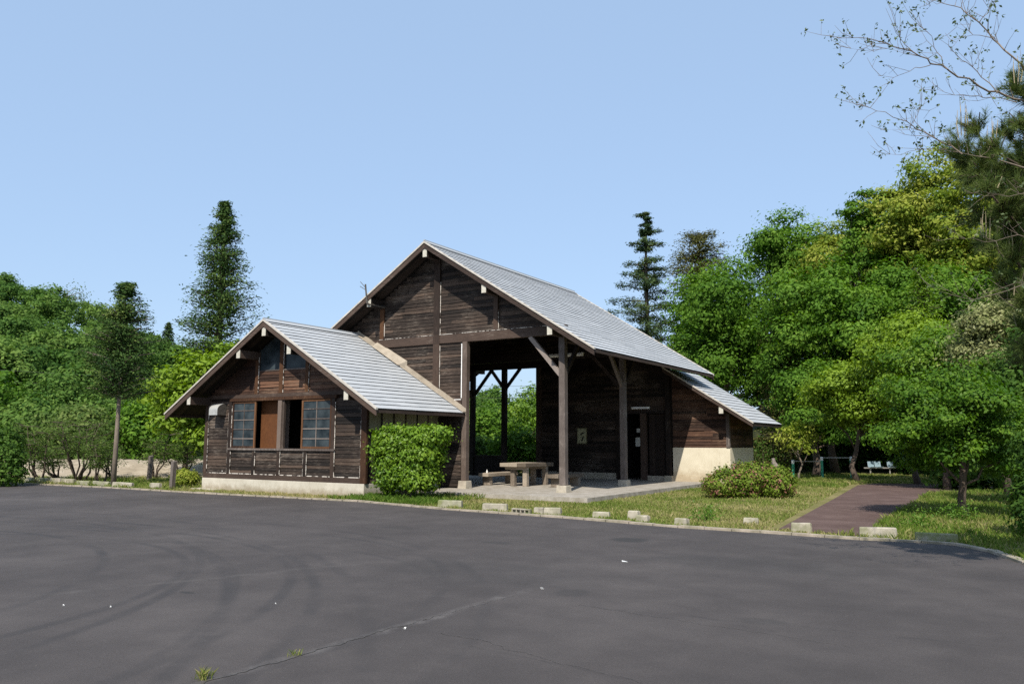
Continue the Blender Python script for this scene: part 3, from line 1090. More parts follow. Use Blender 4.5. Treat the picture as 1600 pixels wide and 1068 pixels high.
# hall roof
RX, RZ, SLM = -17.4, 8.74, 0.629
RUN = 6.63
Y0R, Y1R = 21.80, 33.2
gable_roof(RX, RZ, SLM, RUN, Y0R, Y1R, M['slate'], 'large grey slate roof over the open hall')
purlins(RX, RZ, SLM, [-22.5, -19.98, -17.4, -14.86, -12.33], Y0R + 0.03, Y1R - 0.1)
YF = 22.65          # front wall plane
YB = 31.9           # inner back wall plane


def under(x):
    return RZ - 0.09 - SLM * abs(x - RX)


def gable_ur(x0, x1, drop=0.09, rx=RX, rz=RZ, sl=SLM):
    def f(z):
        h = (rz - drop - z) / sl
        return max(x0, rx - h), min(x1, rx + h)
    return f


# --- front gable wall
mb = MB()
clap(mb, 'x', YF, gable_ur(-22.45, -12.2), 5.48, 8.6)
clap(mb, 'x', YF, lambda z: (-22.4, -16.3), 0.18, 5.16)
fw = part(mb, 'front_wall', M['siding'])
mb = MB()
mb.poly([(-22.4, YF + 0.03, 0.1), (-16.28, YF + 0.03, 0.1), (-16.28, YF + 0.03, under(-16.28)), (RX, YF + 0.03, under(RX)), (-22.4, YF + 0.03, under(-22.4))])
mb.poly([(-16.28, YF + 0.03, 5.16), (-12.3, YF + 0.03, 5.16), (-12.3, YF + 0.03, under(-12.3)), (-16.28, YF + 0.03, under(-16.28))])
part(mb, 'backing_board', M['deck'], fw)
mb = MB()
mb.box(-22.5, -12.15, YF - 0.075, YF + 0.1, 5.16, 5.47)
lintel = part(mb, 'beam', M['timber_x'], bevel=0.01)
mb = MB()
mb.box(-20.1, -12.5, YF - 0.085, YF - 0.02, 5.472, 5.487)
part(mb, 'white_flashing', M['pale_edge'], lintel)
mb = MB()
mb.box(-17.0, -16.3, YF - 0.06, YF - 0.02, 3.142, 3.165)
part(mb, 'white_flashing', M['white'], lintel)
for x, w in ((-19.98, 0.18), (-17.4, 0.27), (-14.86, 0.17)):
    mb = MB()
    mb.box(x - w / 2, x + w / 2, YF - 0.09, YF + 0.02, 5.49, under(x) - 0.35)
    if abs(x + 17.4) < 0.01:
        mb.box(x - w / 2, x + w / 2, YF - 0.09, YF + 0.02, 2.6, 5.155)
        mb.box(x - w / 2, x + w / 2, YF - 0.092, YF - 0.078, 5.155, 5.49)
    p = part(mb, 'wall_post', M['timber'] if abs(x + 17.4) < 3 and x > -19 else M['orange'])
    for s in (-1, 1):
        for za, zb in ((5.5, min(under(x) - 0.9, 7.4)),) + (((2.9 if s > 0 else 4.2, 5.1),) if abs(x + 17.4) < 0.01 else ()):
            mb = MB()
            strip(mb, x + s * (w / 2 + 0.012), YF - 0.045, za, zb)
            part(mb, 'pale_strip', M['pale_edge'], p)
mb = MB()
mb.box(-16.95, -16.3, YF - 0.06, YF, 3.0, 3.14)
part(mb, 'wall_rail', M['timber_x'])


def post(x, y, z1, w, foot=True, mat='post', z0=FLOOR, fh=0.22):
    mb = MB()
    zb = z0 + (fh if foot else 0)
    mb.box(x - w / 2, x + w / 2, y - w / 2, y + w / 2, zb, z1)
    p = part(mb, 'post', M[mat], bevel=0.012)
    if foot:
        mb = MB()
        q = w / 2 + 0.08
        e = w / 2 + 0.06
        mb.hexa([(x - q, y - q, z0 - 0.01), (x + q, y - q, z0 - 0.01), (x + q, y + q, z0 - 0.01), (x - q, y + q, z0 - 0.01),
                 (x - e, y - e, zb), (x + e, y - e, zb), (x + e, y + e, zb), (x - e, y + e, zb)])
        part(mb, 'footing', M['plinth'], p, bevel=0.01)
    return p


PX = -12.29
pf = post(PX, YF, under(PX) - 0.3, 0.215)
pm = post(PX, 27.28, under(PX) - 0.3, 0.21)
post(PX, YB - 0.1, under(PX) - 0.3, 0.2, mat='timber')
po = post(-16.14, YF, 5.16, 0.2, fh=0.26, mat='post_brown')
mb = MB()
strip(mb, -16.26, YF - 0.09, 3.2, 5.1, 0.03, 0.95)
part(mb, 'pale_strip', M['white'], po)
for x in (-22.3, -20.48):
    post(x, YB, 5.1, 0.22, foot=False, mat='timber')
post(-18.55, YB - 0.02, 5.1, 0.24, foot=False, mat='timber')
post(-22.3, 27.28, under(-22.3) - 0.3, 0.26, foot=False, mat='timber')

# eave and tie beams
mb = MB()
mb.box(PX - 0.11, PX + 0.11, YF + 0.152, YB + 0.9, 4.93, 5.16)
part(mb, 'beam', M['timber'])
for yy in (27.28,):
    mb = MB()
    mb.box(-22.4, PX - 0.115, yy - 0.1, yy + 0.1, 4.9, 5.2)
    part(mb, 'beam', M['timber_x'])
mb = MB()
mb.box(-22.4, -12.45, YB - 0.16, YB + 0.1, 5.1, 5.4)
part(mb, 'beam', M['timber_x'])
mb = MB()
mb.box(-22.42, -22.2, YF + 0.1, YB - 0.17, 4.93, 5.16)
part(mb, 'beam', M['timber'])

# braces
for a, b, w, mt in (((-13.52, YF, 5.16), (-12.38, YF, 3.85), 0.12, 'post'),
                    ((PX, YF + 1.1, 4.95), (PX, YF + 0.12, 3.85), 0.11, 'timber'),
                    ((PX, 26.15, 4.93), (PX, 27.2, 3.75), 0.11, 'post'),
                    ((PX, 28.4, 4.93), (PX, 27.36, 3.75), 0.11, 'timber'),
                    ((-13.5, 27.28, 4.92), (-12.4, 27.28, 3.75), 0.11, 'timber'),
                    ((-21.25, YB, 5.12), (-20.55, YB, 4.25), 0.11, 'timber'),
                    ((-19.6, YB, 5.12), (-20.4, YB, 4.2), 0.11, 'timber'),
                    ((-21.2, YB, 5.12), (-22.2, YB, 3.95), 0.11, 'timber'),
                    ((-22.3, 30.7, 4.95), (-22.3, YB - 0.1, 3.8), 0.11, 'timber')):
    mb = MB()
    mb.beam(a, b, w, w + 0.02)
    part(mb, 'brace', M[mt])

# left wall of the hall, boarded up to the last bay
mb = MB()
clap(mb, 'y', -22.45, lambda z: (YF + 0.1, 29.2), 0.15, 4.93, face=-1)
mb.box(-22.44, -22.38, YF + 0.05, 29.2, 0.1, 4.93)
part(mb, 'side_wall', M['siding'])
mb = MB()
mb.box(-22.15, -20.62, YB - 0.05, YB + 0.02, FLOOR, 1.0)
mb.box(-22.17, -20.6, YB - 0.09, YB + 0.06, 1.002, 1.06)
part(mb, 'parapet', M['timber_x'])

# inner back wall with its two doorways
mb = MB()
clap(mb, 'x', YB, gable_ur(-22.4, -12.3), 5.4, 8.55)
clap(mb, 'x', YB, lambda z: (-18.43, -12.42), 2.98, 5.1)
clap(mb, 'x', YB, lambda z: (-18.43, -14.55), 0.4, 2.98)
bw = part(mb, 'back_wall', M['siding'])
mb = MB()
yb = YB + 0.03
mb.poly([(-18.6, yb, 0.1), (-14.5, yb, 0.1), (-14.5, yb, 5.12), (-18.6, yb, 5.12)])
mb.poly([(-14.5, yb, 2.95), (-12.2, yb, 2.95), (-12.2, yb, 5.12), (-14.5, yb, 5.12)])
mb.poly([(-22.4, yb, 5.12), (-12.2, yb, 5.12), (-12.2, yb, under(-12.2)), (RX, yb, under(RX)), (-22.4, yb, under(-22.4))])
part(mb, 'backing_board', M['deck'], bw)
mb = MB()
mb.box(-18.43, -14.5, YB - 0.07, YB + 0.02, FLOOR - 0.02, 0.38)
mb.box(-13.6, -12.43, YB - 0.02, YB + 0.06, FLOOR - 0.02, 0.30)
part(mb, 'plinth', M['plinth'], bw)
mb = MB()
mb.box(-14.62, -12.43, YB - 0.11, YB + 0.01, 2.9, 3.0)
part(mb, 'door_head', M['timber_x'], bw)
for x in (-14.55, -13.42):
    mb = MB()
    mb.box(x - 0.13, x + 0.13, YB - 0.12, YB + 0.05, FLOOR, 2.9)
    part(mb, 'door_post', M['timber'], bw)
mb = MB()
mb.box(-13.28, -12.45, YB + 0.18, YB + 0.22, FLOOR, 2.88)
for k in range(6):
    mb.box(-13.27 + 0.136 * k, -13.27 + 0.136 * k + 0.12, YB + 0.168, YB + 0.182, 0.3, 2.8)
part(mb, 'door', M['deck'], label='dark closed plank door')
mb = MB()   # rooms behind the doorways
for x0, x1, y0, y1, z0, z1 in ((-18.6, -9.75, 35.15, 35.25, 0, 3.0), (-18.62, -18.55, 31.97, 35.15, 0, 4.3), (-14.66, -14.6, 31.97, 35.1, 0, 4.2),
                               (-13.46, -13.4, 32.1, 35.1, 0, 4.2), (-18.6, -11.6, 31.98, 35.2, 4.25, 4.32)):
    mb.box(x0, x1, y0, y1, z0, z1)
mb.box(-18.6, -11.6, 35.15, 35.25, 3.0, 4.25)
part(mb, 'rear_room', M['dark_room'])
# lights, poster and notices on the inner wall
a, b = at_y(859, 556, 27.1), at_y(911, 556, 27.1)
mb = MB()
mb.box(a[0], b[0], 27.06, 27.18, a[2] - 0.06, a[2] + 0.06)
mb.box(a[0] + 0.05, b[0] - 0.05, 27.02, 27.059, a[2] - 0.035, a[2] + 0.005)
part(mb, 'light_fitting', M['white'], label='long white tube light fitting high on the inner wall')
a, b = at_y(987, 637, YB - 0.15), at_y(1015, 637, YB - 0.15)
mb = MB()
mb.box(a[0], b[0], YB - 0.2, YB - 0.112, a[2] - 0.05, a[2] + 0.04)
mb.box(a[0] + 0.04, b[0] - 0.04, YB - 0.23, YB - 0.201, a[2] - 0.04, a[2])
part(mb, 'light_fitting', M['white'], label='short white light fitting above the doorway')

# floor slab
mb = MB()
mb.box(-17.1, -10.5, 20.75, YB - 0.09, -0.1, FLOOR)
mb.box(-22.3, -17.11, YF + 0.05, YB + 0.1, -0.1, FLOOR - 0.005)
mb.box(-17.105, -9.9, YB - 0.085, YB + 3.3, -0.1, FLOOR - 0.004)
part(mb, 'floor_slab', M['slab'])

# --- lean-to on the far side
LX0, LZ0, LSL = -12.2, 4.77, 0.63
LY0, LY1 = 31.0, 35.5
mb = MB()
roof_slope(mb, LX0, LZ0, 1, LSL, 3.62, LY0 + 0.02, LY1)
lr = part(mb, 'roof', [M['slate'], M['slate_edge_shade']], label='small lean-to slate roof below the hall eave')
mb = MB()
y = LY0 + 0.03
while y < LY1:
    slab_slope(mb, LX0, LZ0, 1, LSL, 0, 3.6, y, y + 0.186, 0.045, 0.085)
    y += 0.19
part(mb, 'roof_boarding', M['deck'], lr)
mb = MB()
slab_slope(mb, LX0, LZ0, 1, LSL, 0.0, 3.63, LY0, LY0 + 0.045, 0.045, 0.2)
mb.box(LX0 + 3.58, LX0 + 3.61, LY0 + 0.05, LY1, LZ0 - LSL * 3.6 - 0.17, LZ0 - LSL * 3.6 - 0.05)
part(mb, 'bargeboard', M['timber_x'], lr)
mb = MB()
slab_slope(mb, LX0, LZ0, 1, LSL, 0.0, 3.65, LY0 - 0.03, LY0 + 0.06, -0.012, 0.05)
part(mb, 'edge_flashing', M['drip'], lr)
mb = MB()
xx = -9.8
zt = LZ0 - LSL * (xx - LX0) - 0.19
mb.box(xx - 0.08, xx + 0.08, LY0 + 0.03, LY1 - 0.2, zt - 0.24, zt)
p = part(mb, 'purlin', M['timber'])
mb = MB()
mb.box(xx - 0.086, xx + 0.086, LY0 + 0.014, LY0 + 0.03, zt - 0.246, zt + 0.004)
part(mb, 'end_cap', M['whitecap'], p)


def lean_ur(z):
    return -12.13, min(-9.87, LX0 + (LZ0 - 0.1 - z) / LSL)


mb = MB()
clap(mb, 'x', YB - 0.0, lean_ur, 1.50, 4.6, pitch=0.115, warp=0.008)
clap(mb, 'y', -9.78, lambda z: (YB + 0.1, 35.1), 1.50, 3.0, face=1)
lw = part(mb, 'lean_to_wall', M['siding_warm'])
mb = MB()
mb.poly([(-12.2, yb, 1.4), (-9.8, yb, 1.4), (-9.8, yb, LZ0 - 0.09 - LSL * 2.4), (-12.2, yb, LZ0 - 0.09)])
mb.poly([(-9.8, yb, 1.4), (-9.8, 35.2, 1.4), (-9.8, 35.2, LZ0 - 0.09 - LSL * 2.4), (-9.8, yb, LZ0 - 0.09 - LSL * 2.4)])
part(mb, 'backing_board', M['deck'], lw)
mb = MB()
mb.box(-12.14, -9.74, YB - 0.03, YB + 0.08, 0.33, 1.48)
mb.box(-9.84, -9.738, YB + 0.081, 35.15, 0.33, 1.48)
part(mb, 'cream_wall_base', M['cream'], lw)
mb = MB()
mb.box(-12.15, -9.72, YB - 0.045, YB + 0.078, -0.05, 0.33)
mb.box(-9.84, -9.72, YB + 0.079, 35.15, -0.05, 0.329)
part(mb, 'plinth', M['cream'], lw)
mb = MB()
mb.box(-9.88, -9.74, YB - 0.06, YB + 0.09, 1.482, 3.0)
part(mb, 'wall_post', M['post'], lw)

# --- annex: the lower gabled wing in front
AX, AZ, ASL = -21.15, 5.74, 0.60
AY0, AY1 = 17.98, 22.56
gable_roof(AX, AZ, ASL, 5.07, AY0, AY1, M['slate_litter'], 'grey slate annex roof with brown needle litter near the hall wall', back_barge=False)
purlins(AX, AZ, ASL, [-24.94, -22.39, -21.15, -19.92, -17.33], AY0 + 0.03, AY1)
mb = MB()   # flashing where the annex roof meets the hall
for sg in (1, -1):
    slab_slope(mb, AX, AZ, sg, ASL, 0.0, 5.1 if sg > 0 else 1.2, AY1 - 0.17, AY1 - 0.02, -0.05, -0.01)
    slab_slope(mb, AX, AZ, sg, ASL, 0.0, 5.1 if sg > 0 else 1.2, AY1 - 0.018, AY1 + 0.05, -0.15, 0.05)
mb.hexa([(-20.2, AY1 - 0.26, 5.21), (-18.95, AY1 - 0.26, 4.46), (-18.75, AY1 + 0.045, 4.36), (-20.2, AY1 + 0.045, 5.21),
         (-20.2, AY1 - 0.20, 5.25), (-18.95, AY1 - 0.20, 4.50), (-18.75, AY1 + 0.045, 4.62), (-20.2, AY1 + 0.045, 5.42)])
part(mb, 'valley_flashing', M['flash'])
AYF = 18.90
AL, AR = -24.98, -17.32


def aunder(x):
    return AZ - 0.09 - ASL * abs(x - AX)


aur = gable_ur(AL, AR, rx=AX, rz=AZ, sl=ASL)
mb = MB()
clap(mb, 'x', AYF, lambda z: (-24.9, -23.78), 0.6, 3.08, pitch=0.118)
clap(mb, 'x', AYF, lambda z: (-18.6, -17.43), 0.6, 3.08, pitch=0.118)
for a, b in ((-23.62, -22.5), (-22.33, -21.25), (-21.07, -19.99), (-19.82, -18.74)):
    clap(mb, 'x', AYF, (lambda a, b: (lambda z: (a, b)))(a, b), 0.6, 1.37, pitch=0.11)
aw = part(mb, 'annex_front_wall', M['siding'])
mb = MB()
clap(mb, 'x', AYF, aur, 3.32, 4.1, pitch=0.118)
clap(mb, 'x', AYF, lambda z: (aur(z)[0], -22.45), 4.1, 5.0, pitch=0.118)
clap(mb, 'x', AYF, lambda z: (-19.85, aur(z)[1]), 4.1, 5.0, pitch=0.118)
part(mb, 'annex_gable_boards', M['siding_warm'], aw)
mb = MB()
yk = AYF + 0.03
for pts in ([(AL, 0.4), (AR, 0.4), (AR, 1.42), (AL, 1.42)], [(AL, 1.42), (-23.62, 1.42), (-23.62, 3.1), (AL, 3.1)], [(-18.7, 1.42), (AR, 1.42), (AR, 3.1), (-18.7, 3.1)],
            [(AL, 3.1), (AR, 3.1), (AR, aunder(AR)), (-18.67, 4.125), (-23.63, 4.125), (AL, aunder(AL))]):
    mb.poly([(p[0], yk, p[1]) for p in pts])
mb.poly([(-23.63, yk, 4.127), (-22.38, yk, 4.127), (-22.38, yk, aunder(-22.38))])
mb.poly([(-19.92, yk, 4.127), (-18.67, yk, 4.127), (-19.92, yk, aunder(-19.92))])
part(mb, 'backing_board', M['deck'], aw)
# side walls, floor and back of the annex
mb = MB()
clap(mb, 'y', AR + 0.02, lambda z: (AYF + 0.1, YF - 0.03), 0.45, 2.02, face=1)
sw = part(mb, 'annex_side_wall', M['siding'])
mb = MB()
mb.box(AR - 0.06, AR + 0.01, AYF + 0.05, YF, 0.1, 3.1)
mb.box(AL - 0.02, AL + 0.06, AYF + 0.05, YF, 0.1, 3.1)
mb.box(AL + 0.06, AR - 0.06, AYF + 0.1, YF, 0.3, 0.4)
mb.box(AL + 0.06, AR - 0.06, 21.2, 21.26, 0.4, 3.3)
mb.box(AL + 0.06, AR - 0.06, AYF + 0.12, 21.2, 3.3, 3.36)
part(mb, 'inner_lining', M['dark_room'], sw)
mb = MB()
for k in range(6):
    y = AYF + 0.14 + k * 0.6
    mb.box(AR + 0.011, AR + 0.03, y, y + 0.56, 2.06, 3.0, m=0)
    mb.box(AR + 0.012, AR + 0.06, y + 0.56, y + 0.6, 2.04, 3.0, m=1)
part(mb, 'olive_panel', [M['olive'], M['timber']], sw)
mb = MB()
clap(mb, 'y', AL - 0.02, lambda z: (AYF + 0.1, YF), 0.45, 3.1, face=-1)
part(mb, 'annex_side_wall', M['siding'])
# foundation
mb = MB()
mb.box(AL - 0.07, AR + 0.08, AYF - 0.09, AYF + 0.06, -0.1, 0.385)
mb.box(AR - 0.07, AR + 0.078, AYF + 0.061, YF - 0.04, -0.1, 0.383)
mb.box(AL - 0.068, AL + 0.07, AYF + 0.061, YF - 0.04, -0.1, 0.383)
part(mb, 'foundation', M['found'], bevel=0.008)
# rails, posts, head beams
mb = MB()
mb.box(AL - 0.05, AR + 0.05, AYF - 0.07, AYF + 0.02, 0.388, 0.555)
part(mb, 'wall_rail', M['timber_x'], aw)
mb = MB()
mb.box(AL + 0.1, AR - 0.1, AYF - 0.062, AYF - 0.01, 0.557, 0.58)
part(mb, 'pale_strip', M['pale_edge'], aw)
mb = MB()
mb.box(-23.74, -18.55, AYF - 0.1, AYF + 0.03, 1.385, 1.45)
part(mb, 'window_sill', M['post'], aw)
mb = MB()
mb.box(-23.74, -18.52, AYF - 0.085, AYF + 0.03, 3.085, 3.19)
part(mb, 'window_head', M['orange'], aw)
mb = MB()
mb.box(-24.95, AR + 0.04, AYF - 0.075, AYF + 0.02, 3.195, 3.315)
part(mb, 'wall_rail', M['timber_x'], aw)
for x, w, z0, z1, mt, ks in ((AL, 0.17, 0.557, 3.19, 'timber', 0.8), (AR, 0.24, 0.386, 3.19, 'orange', 0.8), (-23.7, 0.15, 0.557, 3.08, 'timber', 0.8), (-18.66, 0.15, 0.557, 3.08, 'timber', 0.6),
                             (-22.41, 0.13, 0.557, 1.384, 'timber', 0.6), (-21.16, 0.13, 0.557, 1.384, 'timber', 0.6), (-19.9, 0.13, 0.557, 1.384, 'timber', 0.7),
                             (-22.39, 0.15, 3.317, 4.6, 'orange', 0.5), (-21.16, 0.18, 3.317, 5.3, 'orange', 0.5), (-19.92, 0.15, 3.317, 4.6, 'orange', 0.6)):
    mb = MB()
    mb.box(x - w / 2, x + w / 2, AYF - 0.072, AYF + 0.025, z0, z1)
    p = part(mb, 'wall_post', M[mt], aw, bevel=0.006)
    for s in (1, -1):
        if x == (AR if s > 0 else AL) or (s < 0 and ks < 0.7):
            continue
        mb = MB()
        strip(mb, x + s * (w / 2 + 0.011), AYF - 0.045, z0 + 0.02, min(z1, z0 + 2.4))
        part(mb, 'pale_strip', M['pale_edge'], p)


def sash(x0, x1, z0, z1, y, cols, rows, mt='orange', fw=0.07):
    mb = MB()
    mb.box(x0, x0 + fw, y - 0.02, y + 0.025, z0, z1)
    mb.box(x1 - fw, x1, y - 0.02, y + 0.025, z0, z1)
    mb.box(x0 + fw, x1 - fw, y - 0.018, y + 0.023, z0, z0 + fw)
    mb.box(x0 + fw, x1 - fw, y - 0.018, y + 0.023, z1 - fw, z1)
    w = part(mb, 'window', M[mt])
    mb = MB()
    for i in range(1, cols):
        xx = x0 + (x1 - x0) * i / cols
        mb.box(xx - 0.014, xx + 0.014, y - 0.014, y + 0.014, z0 + fw, z1 - fw)
    for j in range(1, rows):
        zz = z0 + (z1 - z0) * j / rows
        mb.box(x0 + fw, x1 - fw, y - 0.016, y + 0.012, zz - 0.014, zz + 0.014)
    part(mb, 'glazing_bars', M['post'], w)
    mb = MB()
    mb.box(x0 + fw, x1 - fw, y + 0.004, y + 0.008, z0 + fw, z1 - fw)
    part(mb, 'pane', M['glass'], w)
    return w


sash(-23.60, -22.38, 1.455, 3.08, AYF - 0.03, 2, 5)
sash(-20.12, -18.75, 1.455, 3.08, AYF - 0.03, 2, 5)
mb = MB()
mb.box(-21.25, -21.07, AYF - 0.07, AYF + 0.3, 1.452, 3.083)
mb.box(-21.06, -20.98, AYF - 0.03, AYF + 0.05, 1.452, 3.083)
part(mb, 'mullion', M['post_brown'])
mb = MB()
mb.box(-22.5, -21.2, AYF + 0.30, AYF + 0.32, 1.44, 3.1)
part(mb, 'plywood_panel', M['ply'], label='orange plywood sheet closing one window opening')
for xa, xb in ((-22.33, -21.26), (-21.06, -19.98)):
    mb = MB()
    za, zb = aunder(xa) - 0.1, aunder(xb) - 0.1
    if xa < -21.1 and xb > -21.2:
        pass
    q = [(xa, 4.14), (xb, 4.14), (xb, zb), (xa, za)]
    mb.poly([(u, AYF + 0.012, v) for u, v in q])
    mb.poly([(u, AYF + 0.016, v) for u, v in reversed(q)])
    g_ = MB()
    g_.box(xa, xb, AYF - 0.03, AYF + 0.02, 4.1, 4.14)
    w = part(g_, 'window', M['post'], label='dark glazed triangle window under the gable')
    part(mb, 'pane', M['glass'], w)
# zinc vent hood on the annex front
a = at_y(327, 640, 18.5)
b = at_y(340, 640, 18.5)
x0, x1 = a[0], b[0]
zt, zb = at_y(333, 630, 18.6)[2], at_y(333, 648, 18.5)[2]
mb = MB()
n = 8
prof = [(AYF - 0.03, zt)]
for i in range(n + 1):
    an = math.pi / 2 * i / n
    prof.append((AYF - 0.03 - 0.38 * math.sin(an), zt - (zt - zb) * 0.55 * (1 - math.cos(an))))
prof += [(AYF - 0.41, zb), (AYF - 0.03, zb)]
pr = [(x0, y, z) for y, z in prof]
pl = [(x1, y, z) for y, z in prof]
for i in range(len(prof) - 2):
    mb.poly([pr[i], pr[i + 1], pl[i + 1], pl[i]], 0.6)
mb.poly(pr, 0.4, 1)
mb.poly(list(reversed(pl)), 0.4, 1)
part(mb, 'vent_hood', [M['hood'], M['pipe_dark']], label='curved zinc vent hood by the annex corner')
# bracket with a pole and a pipe at the hall gable
mb = MB()
c1, c2, c3 = at_y(571, 444, 21.72), at_y(573.5, 474, 21.72), at_y(601, 480, YF - 0.08)
mb.tube([c1, c2], 0.032, 6)
mb.tube([c2, (c2[0] + 0.05, c2[1] + 0.08, c2[2] - 0.03), c3], 0.04, 6)
mb.tube([c1 - np.array([0, 0, 0.12]), c1 + np.array([-0.16, -0.1, 0.1])], 0.012, 5)
mb.tube([c1 - np.array([0, 0, 0.2]), c1 + np.array([-0.22, -0.05, -0.06])], 0.012, 5)
part(mb, 'aerial_bracket', M['pipe_dark'])

# --- things on and in the building
def wall_thing(name, label, cat, px0, px1, py0, py1, y, mats, deco=None):
    a, b = at_y(px0, py1, y), at_y(px1, py0, y)
    mb = MB()
    mb.box(0, b[0] - a[0], -0.012, 0.006, 0, b[2] - a[2])
    if deco:
        deco(mb, b[0] - a[0], b[2] - a[2])
    o = mb.build(name, mats)
    o.location = (a[0], y, a[2])
    return tag(o, label, cat)


def poster_deco(mb, w, h):
    mb.box(0.04, w - 0.04, -0.018, -0.0125, 0.05, h - 0.05, m=1)
    pts = [(0.30, 0.60), (0.45, 0.70), (0.70, 0.74), (0.82, 0.70), (0.66, 0.64), (0.52, 0.60), (0.40, 0.52)]
    mb.poly([(u * w, -0.0215, v * h) for u, v in pts], 0.5, 2)
    pts = [(0.40, 0.16), (0.55, 0.2), (0.72, 0.45), (0.62, 0.5), (0.50, 0.36)]
    mb.poly([(u * w, -0.0215, v * h) for u, v in pts], 0.5, 2)


wall_thing('poster', 'framed yellowish poster with dark shapes on the dark inner wall', 'poster', 902, 917, 668, 693, YB - 0.05, [M['posterframe'], M['poster'], M['posterink']], poster_deco)
wall_thing('notice', 'white paper notice hanging beside the middle door post', 'notice', 993.5, 1000, 683, 697, YB - 0.14, M['paper'])
wall_thing('notice', 'small pale card notice above the larger white notice', 'notice', 995, 1000, 669, 675, YB - 0.14, M['paper'])

# ------------------------------------------------------------------ table and benches in the hall
T0 = (-15.42, 25.6, FLOOR)
t = empty('picnic_table', T0, 'heavy weathered timber table with square legs on the hall floor', 'table')
mb = MB()
xa, xb, ya, yb2 = -15.98, -14.87, 24.58, 26.62
for k in range(3):
    w = (xb - xa) / 3
    mb.box(xa + k * w + 0.004, xa + (k + 1) * w - 0.004, ya + random.uniform(-0.015, 0.015), yb2 + random.uniform(-0.015, 0.015), 0.80, 0.935)
mb.build('tabletop', M['tablewood'], t, bevel=0.012)
for y in (24.85, 26.25):
    mb = MB()
    mb.box(xa + 0.12, xb - 0.08, y - 0.09, y + 0.09, 0.70, 0.798)
    mb.build('cross_bearer', M['tablewood'], t, bevel=0.008)
    for x in (-15.55, -15.03):
        mb = MB()
        mb.box(x - 0.085, x + 0.085, y - 0.085, y + 0.085, FLOOR, 0.698)
        mb.build('leg', M['tablewood'], t, bevel=0.01)


def bench(x0, x1, y0, y1, label, zt=0.56):
    b = empty('bench', ((x0 + x1) / 2, (y0 + y1) / 2, FLOOR), label, 'bench', 'timber benches beside the table')
    mb = MB()
    mb.box(x0, x1, y0, y1, zt - 0.13, zt)
    mb.build('seat', M['tablewood'], b, bevel=0.014)
    for y in (y0 + 0.28, y1 - 0.28):
        mb = MB()
        mb.box(x0 + 0.06, x1 - 0.05, y - 0.09, y + 0.09, FLOOR, zt - 0.132)
        mb.build('leg', M['tablewood'], b, bevel=0.01)
    return b


bench(-16.86, -16.42, 24.5, 26.6, 'low thick timber bench between the table and the boarded front wall')
bench(-14.12, -13.66, 24.75, 26.75, 'low thick timber bench partly behind the front corner post')
mb = MB()
mb.tube([(0, 0, 0), (0, 0, 0.07), (0, 0, 0.085), (0, 0, 0.12)], [0.03, 0.03, 0.013, 0.013], 10)
o = mb.build('bottle', M['white'], smooth=False)
o.location = (-16.62, 24.72, 0.56)
tag(o, 'small white bottle standing on the end of the bench', 'bottle')

# ------------------------------------------------------------------ concrete wheel stops along the kerb
STOPS = [  # px0, px1, bottom, top, mossy, label
    (31, 48, 752.5, 742, 1, 'mossy wheel stop at the shrub end of the long row of blocks'),
    (53, 71, 753, 743, 1, 'mossy wheel stop second from the shrub end of the long row'),
    (76, 93, 754, 743.5, 0, 'pale wheel stop butting against another pale one left of the multi-stemmed shrub'),
    (94.5, 114, 755, 744.5, 0, 'worn pale wheel stop in front of the multi-stemmed shrub'),
    (118, 138, 757, 748, 1, 'greenish wheel stop half sunk in grass, fifth in the long row'),
    (143, 169, 758.5, 748.5, 1, 'long yellowish mossy wheel stop just before the slim trunked tree'),
    (174, 205, 760, 750, 0, 'pale long wheel stop below the slim trunked tree'),
    (229, 251, 763, 751, 0, 'clean pale wheel stop turned askew between two grey stakes'),
    (683, 721, 791.5, 777, 1, 'greenish grey wheel stop beside the big trimmed bush'),
    (752.5, 792, 797, 782, 0, 'pale yellowish wheel stop in front of the picnic table'),
    (833, 848, 802, 788, 0, 'short square concrete block touching a longer one below the corner post'),
    (848.8, 876, 803, 788.5, 0, 'concrete wheel stop joined to a short square block below the corner post'),
    (925, 952, 808, 795, 0, 'dull wheel stop with a dark mark on its end'),
    (980, 998, 809, 793, 0, 'upright brown concrete stub behind a broken pale block'),
    (993, 1014, 814.5, 800.5, 0, 'pale broken block with a chipped end in front of a brown stub'),
    (1053, 1076, 819.5, 804.5, 0, 'broken wheel stop half with ragged end near a green weed'),
    (1161, 1185, 817, 806, 0, 'half buried wheel stop in the grass before the azalea'),
    (1236, 1270, 830.5, 811, 0, 'broken pale wheel stop standing at the mouth of the red path'),
    (1344, 1402, 838, 818, 0, 'long pale wheel stop at the far corner of the red path mouth'),
    (1433, 1497, 846, 827, 1, 'long weathered wheel stop sunk in grass below the small tree'),
]
